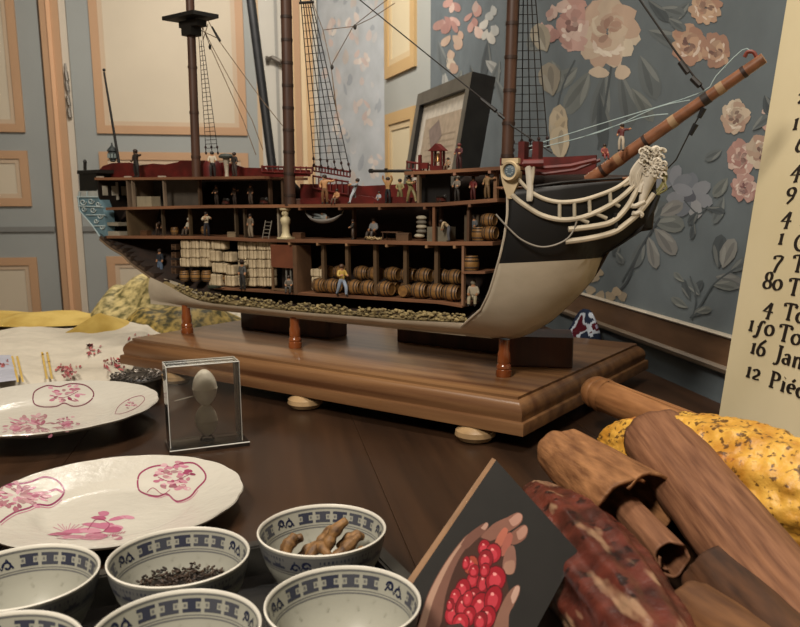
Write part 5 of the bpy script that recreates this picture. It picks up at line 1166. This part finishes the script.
def podmat(name,c0,c1,spk,scuff,sp_t,sc_t,rough,sscale=150,bump=.0014):
    m=mat(name,c0,c1,rough=rough,scale=(38,38,38),detail=6,bump=bump,bscale=(95,95,95)); nt=m.node_tree; N=nt.nodes; L=nt.links
    b=N['Principled BSDF']; src=b.inputs['Base Color'].links[0].from_socket; tc=[n for n in N if n.type=='TEX_COORD'][0]
    for sc,th,col,fac,st in ((sscale,sp_t,spk,.9,1),(42,sc_t,scuff,.75,.35)):
        mp=N.new('ShaderNodeMapping'); mp.inputs['Scale'].default_value=(sc,sc,sc*st); L.new(tc.outputs['Object'],mp.inputs[0])
        n=N.new('ShaderNodeTexNoise'); n.inputs['Scale'].default_value=1; n.inputs['Detail'].default_value=3; L.new(mp.outputs[0],n.inputs['Vector'])
        r=N.new('ShaderNodeValToRGB'); r.color_ramp.elements[0].position=th; r.color_ramp.elements[1].position=th+.07; L.new(n.outputs['Fac'],r.inputs[0])
        ml=N.new('ShaderNodeMath'); ml.operation='MULTIPLY'; ml.inputs[1].default_value=fac; L.new(r.outputs[0],ml.inputs[0])
        mx=N.new('ShaderNodeMix'); mx.data_type='RGBA'; L.new(ml.outputs[0],mx.inputs[0]); L.new(src,mx.inputs[6]); mx.inputs[7].default_value=(*lin(col),1); src=mx.outputs[2]
    L.new(src,b.inputs['Base Color']); return m
podm=podmat('yellow_pod_skin','#b07a28','#d8aa4a','#4a2e14','#a8642e',.555,.60,.42,150,.0022)
podr=podmat('red_pod_skin','#32140e','#612d22','#1a0b09','#9a7b60',.60,.585,.36,70,.0012)
pod('cocoa_pod',pd(603,440,.825),pd(905,533,.55),.053,'rough yellow speckled cocoa pod lying beneath the long cinnamon stick',None,10,.035,.55,.0020,podm)
pod('cocoa_pod',pd(531,490,.735),pd(700,716,.385),.0395,'dark red ridged cocoa pod behind the printed card',None,10,.06,.55,.0010,podr)

# ---------------------------------------------------------------- printed card
Tc=pd(496,460,.57);Rc=pd(578,551,.53);dl=pd(419,574,.495)-Tc; Lc=Tc+dl*1.2; Bc=Rc+dl*.98
cn=(Rc-Tc).cross(dl).normalized()
if cn.dot(EYE-Tc)<0: cn=-cn
card=thing('printed_card','dark printed card showing a hand full of red seeds','card',((Lc+Bc)/2))
off=-(Lc+Bc)/2
mb=MB(); mb.prism([p+off for p in (Tc,Rc,Bc,Lc)],-cn*.004,'#262422')
P=Print(mb,lambda u,v,k: onp(u,v,Tc+cn*(k*.5),cn)+off)
cc=lambda x,y:(400+x/3.54,450+y/3.54)
def cpoly(pts,col):
    q=spline([Vector((*cc(*p),0)) for p in pts]+[Vector((*cc(*pts[0]),0))],3)[:-1]; P.pg([(a.x,a.y) for a in q],col)
cpoly([(58,640),(95,520),(140,430),(190,355),(240,300),(270,310),(330,300),(378,345),(375,440),(385,500),(365,560),(335,640),(200,690)],'#3f2820')
cpoly([(58,640),(95,520),(140,430),(190,355),(240,298),(258,312),(215,375),(185,440),(160,520),(135,640)],'#6f4d41')
cpoly([(62,640),(98,522),(142,432),(192,357),(240,300),(232,318),(190,378),(150,455),(115,540),(85,640)],'#a3826f')
cpoly([(215,335),(240,300),(275,273),(305,256),(313,266),(302,290),(268,320),(235,350)],'#6b483d')
cpoly([(286,276),(305,257),(312,266),(300,283)],'#a68475')
cpoly([(285,308),(330,262),(380,238),(415,221),(434,232),(428,258),(400,280),(360,302),(320,322)],'#7a5447'); cpoly([(385,248),(415,224),(432,232),(426,254),(400,270)],'#a47d6e')
cpoly([(376,308),(410,280),(440,264),(453,280),(445,310),(420,330),(395,334)],'#775144'); cpoly([(412,290),(440,267),(451,281),(442,306),(420,318)],'#a07868')
cpoly([(330,345),(345,305),(368,275),(382,284),(372,318),(350,350)],'#a5604e'); cpoly([(352,375),(365,325),(385,292),(399,302),(394,330),(372,372)],'#96574a')
cpoly([(362,420),(368,375),(388,340),(406,345),(411,400),(402,436),(378,440)],'#7f5a4e'); cpoly([(366,425),(372,398),(405,392),(402,434),(380,440)],'#94705f')
cpoly([(320,660),(350,570),(380,510),(408,481),(424,482),(421,512),(402,552),(386,585),(378,660)],'#7d5a4c'); cpoly([(392,520),(408,484),(423,485),(418,512),(400,545)],'#b08f80')
BR=[(298,346,15,18),(330,366,19,22),(303,388,18,22),(252,408,17,21),(234,400,9,15),(258,458,14,19),(295,472,15,26),(338,458,24,30),(222,494,18,24),(195,522,13,20),(262,522,17,22),(284,556,24,32),(330,530,21,32),(186,582,18,24),(224,556,18,28),(245,588,16,22),(310,592,19,26),(215,612,20,22),(178,548,9,14),(262,428,12,14),(300,426,12,16),(240,526,12,18),(285,606,16,22)]
for i,(x,y,a,b) in enumerate(BR):
    u,v=cc(x,y); q=1.42/3.54; b*=1.1; P.pg(blob(u,v,a*q*1.12,b*q*1.12,.2,14,.03),'#4a1316'); P.pg(blob(u,v,a*q,b*q,.2,14,.03),['#8d1824','#9a222d','#7d1922','#934030'][i%4 if i%7==3 or i%4<3 else 0]); P.pg(blob(u-.6,v+1.2,a*q*.62,b*q*.55,.2,12,.05),'#b23641'); P.pg(blob(u-.8,v-b*q*.40,a*q*.22,b*q*.13,.3,8,.1),'#d98a86')
mb.build('card_sheet',mat('card_print',rough=.35,attr=True,col2=.12,scale=(60,60,60)),card,smooth=0,clean=False)
mb=MB(); ed=(Lc-Tc); sd=(Tc-Rc).normalized(); mb.prism([Tc+off,Lc+off,Lc+off+sd*.0045-cn*.002,Tc+off+sd*.0035-cn*.002],-cn*.006,'#7d5a38'); o=mb.build('wooden_edge',PAINT,card,smooth=0); o['label']='light brown wooden side strip'

# ---------------------------------------------------------------- lettered board against the wall
sb=ony(716,434,1.0); sb.z=0
lean=R_(8); su=-WD; up=(Vector((0,0,1))*math.cos(lean)+WN*math.sin(lean)).normalized(); sn=su.cross(up).normalized()
if sn.dot(EYE-sb)<0: sn=-sn
# pick the lean so that the left edge runs through the photographed edge
bl=None
for k in range(60):
    le=R_(.5*k-8); u_=(Vector((0,0,1))*math.cos(le)+WN*math.sin(le)); pu,pv=proj(sb+u_*.52); e=abs(pu-interp([0,434],[788.5,716],pv))
    if bl is None or e<bl[0]: bl=(e,le)
lean=bl[1]; up=(Vector((0,0,1))*math.cos(lean)+WN*math.sin(lean)).normalized(); sn=su.cross(up).normalized()
if sn.dot(EYE-sb)<0: sn=-sn
print('SIGN lean',math.degrees(lean),tuple(sb),'wall gap',(wpx(716,434)-sb).dot(WN), 'room', (W0-sb).dot(WN))
sg=thing('lettered_board','tall cream board with black old style numbers and words','board',sb)
sgm=mat('aged_paper','#c3b692','#d2c6a5',rough=.75,scale=(5,5,5),detail=6,contrast=(.3,.7),spec=.2)
hs=.78; ws=.42
mb=MB(); mb.prism([Vector((0,0,0)),su*ws,su*ws+up*hs,up*hs],-sn*.005); mb.build('panel',sgm,sg,smooth=0)
def arc(cx,cy,rx,ry,a0,a1,n=16): return [(cx+rx*math.cos(R_(a0+(a1-a0)*i/n)),cy+ry*math.sin(R_(a0+(a1-a0)*i/n))) for i in range(n+1)]
def ln(*p): return list(p)
G={}
G['1']=(.34,[ln((.17,.03),(.17,.58)),ln((.04,.02),(.30,.02)),ln((.05,.55),(.17,.60),(.28,.60))])
G['0']=(.52,[arc(.26,.30,.22,.29,0,360,24)])
G['2']=(.50,[arc(.22,.43,.17,.17,170,-30,12)+[(.06,.04)],ln((.05,.05),(.30,.02),(.46,.09))])
G['4']=(.62,[ln((.44,.66),(.04,.10),(.60,.13)),ln((.44,.66),(.36,-.30)),ln((.24,-.30),(.48,-.28))])
G['5']=(.56,[ln((.02,-.22),(.12,-.30),(.22,-.16),(.26,.16),(.30,.52),(.40,.72),(.56,.66)),ln((.14,.34),(.28,.36))])
G['6']=(.52,[arc(.25,.26,.20,.25,0,360,20),ln((.05,.30),(.14,.66),(.42,.98))])
G['7']=(.56,[ln((.06,.42),(.08,.60),(.50,.58),(.30,.10),(.20,-.32)),ln((.12,-.30),(.28,-.33))])
G['8']=(.54,[arc(.26,.22,.21,.22,0,360,20),arc(.27,.70,.17,.24,0,360,20)])
G['9']=(.54,[arc(.27,.36,.21,.22,0,360,20),ln((.48,.38),(.40,-.02),(.14,-.34))])
G['T']=(.72,[ln((.36,.02),(.36,.95)),ln((.24,.01),(.50,.01)),ln((.06,.76),(.07,.95),(.66,.95),(.67,.76))])
G['o']=(.54,[arc(.27,.29,.22,.29,0,360,22)])
G['n']=(.64,[ln((.12,.02),(.12,.58)),ln((.03,.57),(.12,.59)),ln((.03,.01),(.22,.01)),[(.12,.42)]+arc(.32,.40,.18,.19,120,0,8)+[(.50,.02)],ln((.40,.01),(.60,.01))])
G['J']=(.42,[ln((.26,.96),(.26,.06),(.14,-.18),(.00,-.14)),ln((.12,.96),(.40,.96))])
G['a']=(.52,[arc(.22,.17,.17,.16,0,360,16),ln((.08,.50),(.22,.59),(.36,.50),(.37,.08),(.47,.02))])
G['m']=(.94,[ln((.12,.02),(.12,.58)),ln((.03,.57),(.12,.59)),ln((.03,.01),(.22,.01)),[(.12,.42)]+arc(.29,.40,.16,.19,120,0,8)+[(.45,.02)],[(.45,.42)]+arc(.63,.40,.17,.19,120,0,8)+[(.80,.02)],ln((.36,.01),(.54,.01)),ln((.71,.01),(.90,.01))])
G['b']=(.56,[ln((.12,.02),(.12,.98)),ln((.02,.95),(.12,.98)),arc(.29,.29,.19,.28,150,-160,18)])
G['P']=(.64,[ln((.16,.02),(.16,.95)),ln((.03,.01),(.32,.01)),[(.04,.95),(.26,.95)]+arc(.30,.71,.24,.23,80,-90,12)+[(.18,.46)]])
G['i']=(.30,[ln((.15,.02),(.15,.58)),ln((.04,.56),(.15,.59)),ln((.04,.01),(.27,.01)),ln((.14,.80),(.17,.84))])
G['c']=(.46,[arc(.27,.29,.21,.28,50,310,16)])
G['e']=(.48,[ln((.07,.32),(.42,.36))+arc(.25,.32,.18,.26,10,300,16)])
G['é']=(.48,G['e'][1]+[ln((.22,.72),(.38,.90))])
G['s']=(.40,[ln((.34,.48),(.22,.58),(.08,.46),(.30,.18),(.20,.02),(.04,.10))])
G['C']=(.72,[arc(.42,.48,.36,.48,40,320,20),ln((.70,.66),(.70,.90))])
G['S']=(.56,[ln((.46,.80),(.30,.97),(.10,.78),(.24,.52),(.46,.26),(.28,.0),(.06,.16))])
G['r']=(.44,[ln((.12,.02),(.12,.58)),ln((.03,.57),(.12,.59)),ln((.03,.01),(.22,.01)),ln((.12,.40),(.24,.57),(.38,.54))])
ltr=MB(); ll=[0]
def stroke(pts,o,sx,s,slant=.06):
    Q=[(x+slant*y,y) for x,y in pts]
    if len(Q)>3: Q=[(p.x,p.y) for p in spline([(x,y,0) for x,y in Q],3)]
    L=[];Rr=[]; k=len(Q)
    for i in range(k):
        a=Q[max(i-1,0)];b=Q[min(i+1,k-1)]; dx,dy=b[0]-a[0],b[1]-a[1]; l=math.hypot(dx,dy) or 1
        th=math.atan2(dy,dx); w=.036+.060*abs(math.sin(th-R_(18)))
        nx,ny=-dy/l*w,dx/l*w; L.append((Q[i][0]+nx,Q[i][1]+ny)); Rr.append((Q[i][0]-nx,Q[i][1]-ny))
    ll[0]+=1; z=.0003+.000004*ll[0]
    ltr.add([o+su*(x*sx*s)+up*(y*s)+sn*z for x,y in L+Rr],[(i,i+1,k+i+1,k+i) for i in range(k-1)],'#221a14')
def text(u,v,t,cap=16.5,sx=1.55):
    p=onp(u,v,sb,sn); s=(onp(u,v-cap,sb,sn)-p).length; x=0
    for ch in t:
        if ch==' ': x+=.4; continue
        w,st=G[ch]
        for q in st: stroke(q,p-sb+su*(x*sx*s),sx,s)
        x+=w+.06
text(797,104,'2'); text(792,130,'1'); text(795,152,'6'); text(790.5,177,'4'); text(786,198,'9'); text(781,223,'4'); text(800,226,'s')
text(777.5,244,'1'); text(793,250,'Cer'); text(772.5,266,'7'); text(791,271,'Ton'); text(762.5,287.5,'80'); text(787,294,'TS'); text(763,312.5,'4'); text(782,318.5,'Ton')
text(748,330,'150'); text(777.5,339.5,'Ton'); text(750,352.5,'16'); text(774,360.5,'Jamb'); text(745.5,376,'12'); text(768.5,386,'Piéce')
ltr.build('lettering',PAINT,sg,smooth=0,clean=False)

# ---------------------------------------------------------------- framed picture behind the ship
D_=Vector((-.297,.955,0)).normalized(); fb=ony(473,200,1.75); fb.z=0
fN=Vector((-D_.y,D_.x,0))                        # towards the viewer's left
lean=R_(10); fu=(Vector((0,0,1))*math.cos(lean)-fN*math.sin(lean)).normalized(); fn_=D_.cross(fu).normalized()
if fn_.dot(fN)<0: fn_=-fn_
tp=onp(473,76,fb,fn_); 
# slide the foot so that the upper near corner lands where the photo has it
hF=.60
def topc(): return proj(fb+fu*hF)
for _ in range(30):
    u,v=topc(); fb.x+=(472.5-u)*.0018
    hF+=(v-76)*.0018
wF=.36
for k in range(60):
    u,v=proj(fb+fu*hF+D_*wF); wF+=(u-418)*.004
print('FRAME',tuple(fb),hF,wF)
fb.z=.055*math.sin(lean); hF-=.0
fo=thing('picture_frame','black deep picture frame leaning behind the ship near the corner','picture frame',fb)
blk=mat('black_frame_paint','#0d0d0d','#151514',rough=.4,scale=(30,30,30)); gry=mat('grey_frame_face','#45443f','#54534d',rough=.35,scale=(30,30,30))
fp=lambda a,b,o=0: D_*a+fu*b+fn_*o
bw_=.032; dpF=.055
for nm,(a0,a1,b0,b1) in (('frame_side',(0,bw_*.8,0,hF)),('frame_side',(wF-bw_,wF,0,hF)),('frame_top',(bw_*.8,wF-bw_,hF-bw_,hF)),('frame_bottom',(bw_*.8,wF-bw_,0,bw_))):
    mb=MB(); mb.prism([fp(a0,b0),fp(a1,b0),fp(a1,b1),fp(a0,b1)],-fn_*dpF,mi=0); mb.poly([fp(a0,b0,.0004),fp(a1,b0,.0004),fp(a1,b1,.0004),fp(a0,b1,.0004)],mi=1); mb.build(nm,[blk,gry],fo,smooth=0,clean=False)
mb=MB(); mb.poly([fp(.02,.02,-.012),fp(wF-.02,.02,-.012),fp(wF-.02,hF-.02,-.012),fp(.02,hF-.02,-.012)],'#ddd6c8')  # mat colour lightened to stand in for glare on the glass
a0,a1,b0,b1=.06,wF-.07,.07,hF-.07
mb.poly([fp(a0,b0,-.0115),fp(a1,b0,-.0115),fp(a1,b1,-.0115),fp(a0,b1,-.0115)],'#b9a893')
rr=random.Random(3)
for k in range(26): 
    y=b1-.05-.011*k*1.4
    if y<b0+.02: break
    mb.poly([fp(a0+.02,y,-.011),fp(a1-.02-.05*rr.random(),y,-.011),fp(a1-.02-.05*rr.random(),y+.0035,-.011),fp(a0+.02,y+.0035,-.011)],mix('#b9a893','#8d7d6b',.35+.3*rr.random()))
mb.poly([fp(a0+.11,b1-.05,-.0108),fp(a0+.17,b1-.09,-.0108),fp(a0+.22,b1-.03,-.0108),fp(a0+.15,b1-.01,-.0108)],'#8f7f78')
mb.build('document',PAINT,fo,smooth=0,clean=False)
mb=MB(); e0=fp(wF*.5,hF*.7,-dpF); e1=fp(wF*.5,0,-dpF)-fN*.16; e1.z=0; mb.prism([e0,e0+D_*.04,e1+D_*.04,e1],fn_*-.005); mb.build('back_strut',blk,fo,smooth=0)
# black pole beyond the table
pa=ony(249,-15,3.05); pb=ony(272,165,2.95); d=(pb-pa)/(pb.z-pa.z); pf_=pb+d*(FLZ-pb.z); pt_=pa+d*(1.75-pa.z)
mb=MB(); mb.tube([pf_,pt_],.0165,14); o=mb.build('pole',mat('matt_black','#0e0f10','#17181a',rough=.5,scale=(20,20,20))); tag(o,'slanting black pole behind the ship, left of the mainmast','pole')

# ---------------------------------------------------------------- cloths
def hw(x,y): return .013+.004*math.sin(x*23+y*9)+.003*math.sin(y*31-x*12)+.006*nz((x,y,0),9)+.005*nz((x,y,4),22)+.004*abs(nz((x,y*.4,7),17))
qa=[onz(u,v,.012) for u,v in ((-70,391),(122,372),(172,321),(-70,334))]
def cf(s,t):
    a=qa[0].lerp(qa[1],s); b=qa[3].lerp(qa[2],s); p=a.lerp(b,t)+Vector((.012*nz((s*6,t*6,1),1),.014*nz((s*6,t*6,5),1),0)); e=min(1,min(s,1-s)*16,min(t,1-t)*16)
    p.z=.0015+hw(p.x,p.y)*e; return p
mb=MB(); mb.grid(cf,60,50,'#c9c1b0')
def cfn(u,v,k):
    z=.012
    for _ in range(5): p=onz(u,v,z); z=.0035+hw(p.x,p.y)+k
    return onz(u,v,z)
P=Print(mb,cfn)
YL='#c4a65c'
for u0,v0,u1,v1 in ((12,356,18,382),(17,356,23,382),(42,352,47,379),(47,352,52,379)): P.stem([(u0+(u1-u0)*k/6,v0+(v1-v0)*k/6) for k in range(7)],2.2,YL)
for k in range(7): P.pg([(-8+k*0,0+355+k*4),(11+k*.8,355+k*3.6),(12+k*.8,358.5+k*3.6),(-8,359+k*4)],'#aeb0bb')
def emb(u,v,ru,rv,n):
    for k in range(n):
        a=rnd.random()*6.3;t=rnd.random(); P.petal(u+math.cos(a)*ru*t,v+math.sin(a)*rv*t,rnd.uniform(2,5),rnd.uniform(.5,1.3),rnd.random()*6.3,rnd.choice(('#9c4a4e','#b56a66','#a8575c','#7d4a4a','#b78a86')))
emb(90,350,11,6,24); emb(68,369,13,5,32); emb(4,363,7,6,14); emb(112,361,14,3,14); emb(118,368,10,3,10); emb(66,376,10,3,10); emb(140,338,12,3,8)
o=mb.build('embroidered_cloth',CLOTHP,smooth=60,clean=False); tag(o,'white embroidered cloth with yellow stripes spread left of the plinth','cloth')
def lump(name,m,cen,rad,label,cat,amp=.25,seed=0,fold=14,cf=None):
    mb=MB(); cx,cy,cz=cen
    def f(s,t):
        a=2*PI*s; r=t; 
        h=(1-r**2.2)**.8 if r<1 else 0
        k=1+.18*nz((math.cos(a)*1.4+seed,math.sin(a)*1.4,seed),1.2)
        x=math.cos(a)*rad[0]*r*k; y=math.sin(a)*rad[1]*r*k
        z=rad[2]*h*(1+amp*nz((x*fold+seed,y*fold,seed*2),1)+amp*.6*math.sin(x*fold*4+3*nz((x*6,y*6,seed),2)))
        return Vector((x,y,max(.002,z)))
    if cf: mb.grid(f,72,26,cfn=lambda s,t: cf(f(s,t),s,t))
    else: mb.grid(f,72,26)
    o=mb.build(name,m,smooth=70); o.location=(cx,cy,cz); tag(o,label,cat); return o
yel=mat('yellow_cloth','#a88a3c','#c6ab5c',rough=.85,scale=(14,14,14),detail=5,bump=.001,bscale=(120,120,120))
p=onz(5,333,0); lump('yellow_cloth',yel,(p.x,p.y+.16,.004),(.22,.10,.022),'plain yellow cloth heaped at the far left end of the table','cloth',.35,4,9)
p=onz(98,333,0); mb=MB()
A=onz(62,337,.003);Bq=onz(131,335,.003);T_=ony(96,314,A.y+.02); Tl=ony(62,325,A.y+.10); Tr=ony(128,326,A.y+.14)
ns=14
def ff(s,t):
    b=A.lerp(Bq,s); k=1-abs(s-.48)/.5; top=A.lerp(Bq,s)+Vector((0,.02+.02*s,.004+max(0,(T_.z-.006)*k))); q=b.lerp(top,t); q.z+=.004*math.sin(PI*t); return q
def fb2(s,t):
    b=ff(s,1); e=b+Vector((.02,.16,-b.z+.003)); return b.lerp(e,t)
mb.grid(ff,ns,8); mb.grid(fb2,ns,8); o=mb.build('yellow_napkin',yel,smooth=50); tag(o,'folded yellow cloth corner standing up before the gold brocade','cloth'); 
bro=mat('gold_brocade','#5a552e','#c2b078',rough=.6,scale=(55,55,55),detail=7,bump=.002,contrast=(.36,.62),spec=.4)
p=onz(122,330,0); lump('brocade_cloth',bro,(p.x+.01,p.y+.22,.0),(.17,.17,.098),'gold green brocade cloth bunched highest behind the stern post','brocade',.30,9,8)
p=onz(172,333,0); lump('brocade_cushion',mat('dark_brocade','#3d3818','#a38b48',rough=.6,scale=(60,60,60),detail=7,bump=.002,contrast=(.40,.62),spec=.4),(p.x,p.y+.09,.0),(.15,.11,.062),'dark gold brocade cloth lying flatter behind the stern post','brocade',.22,15,10)
p=onz(214,330,0); lump('lace_cloth',mat('white_lace','#c4bca8','#ddd6c4',rough=.9,scale=(120,120,120),bump=.001),(p.x+.03,p.y+.16,.0),(.10,.08,.050),'small white lace cloth between the brocade and the ship','cloth',.25,21,12)
def fcol(p,s,t):
    n=nz((p.x,p.y,p.z),26)+.4*nz((p.x,p.y,p.z+3),60); return '#232a3c' if n<-.12 else ('#aab2bd' if n<.08 else ('#4a1720' if n<.38 else '#8f8aa0'))
p=ony(579,335,1.60); lump('printed_bundle',CLOTHP,(p.x+.008,p.y,.0),(.042,.05,.066),'crumpled blue, white and dark red printed cloth behind the plinth','cloth',.45,31,26,fcol)
# ---------------------------------------------------------------- light
def area(name,loc,target,size,power,col):
    l=bpy.data.lights.new(name,'AREA'); l.energy=power; l.color=col; l.size=size; l.shape='DISK'
    o=bpy.data.objects.new(name,l); C.objects.link(o); o.location=loc
    o.rotation_euler=(Vector(target)-Vector(loc)).to_track_quat('-Z','Y').to_euler(); return o
area('ceiling_lamp',(.10,.75,1.80),(.0,.95,.1),.40,17,(1,.90,.78))
area('chandelier_lamp',(-.60,-.35,1.42),(.0,1.0,.15),.40,31,(1,.90,.78))
area('back_lamp',(-.75,2.7,1.85),(-.7,3.8,.4),.5,38,(1,.93,.85))
w=bpy.data.worlds.new('world'); bpy.context.scene.world=w; w.use_nodes=True
w.node_tree.nodes['Background'].inputs[0].default_value=(.9,.85,.8,1); w.node_tree.nodes['Background'].inputs[1].default_value=.10
vs=bpy.context.scene.view_settings; vs.view_transform='Standard'; vs.look='None'; vs.gamma=1; vs.exposure=.16; vs.use_curve_mapping=False
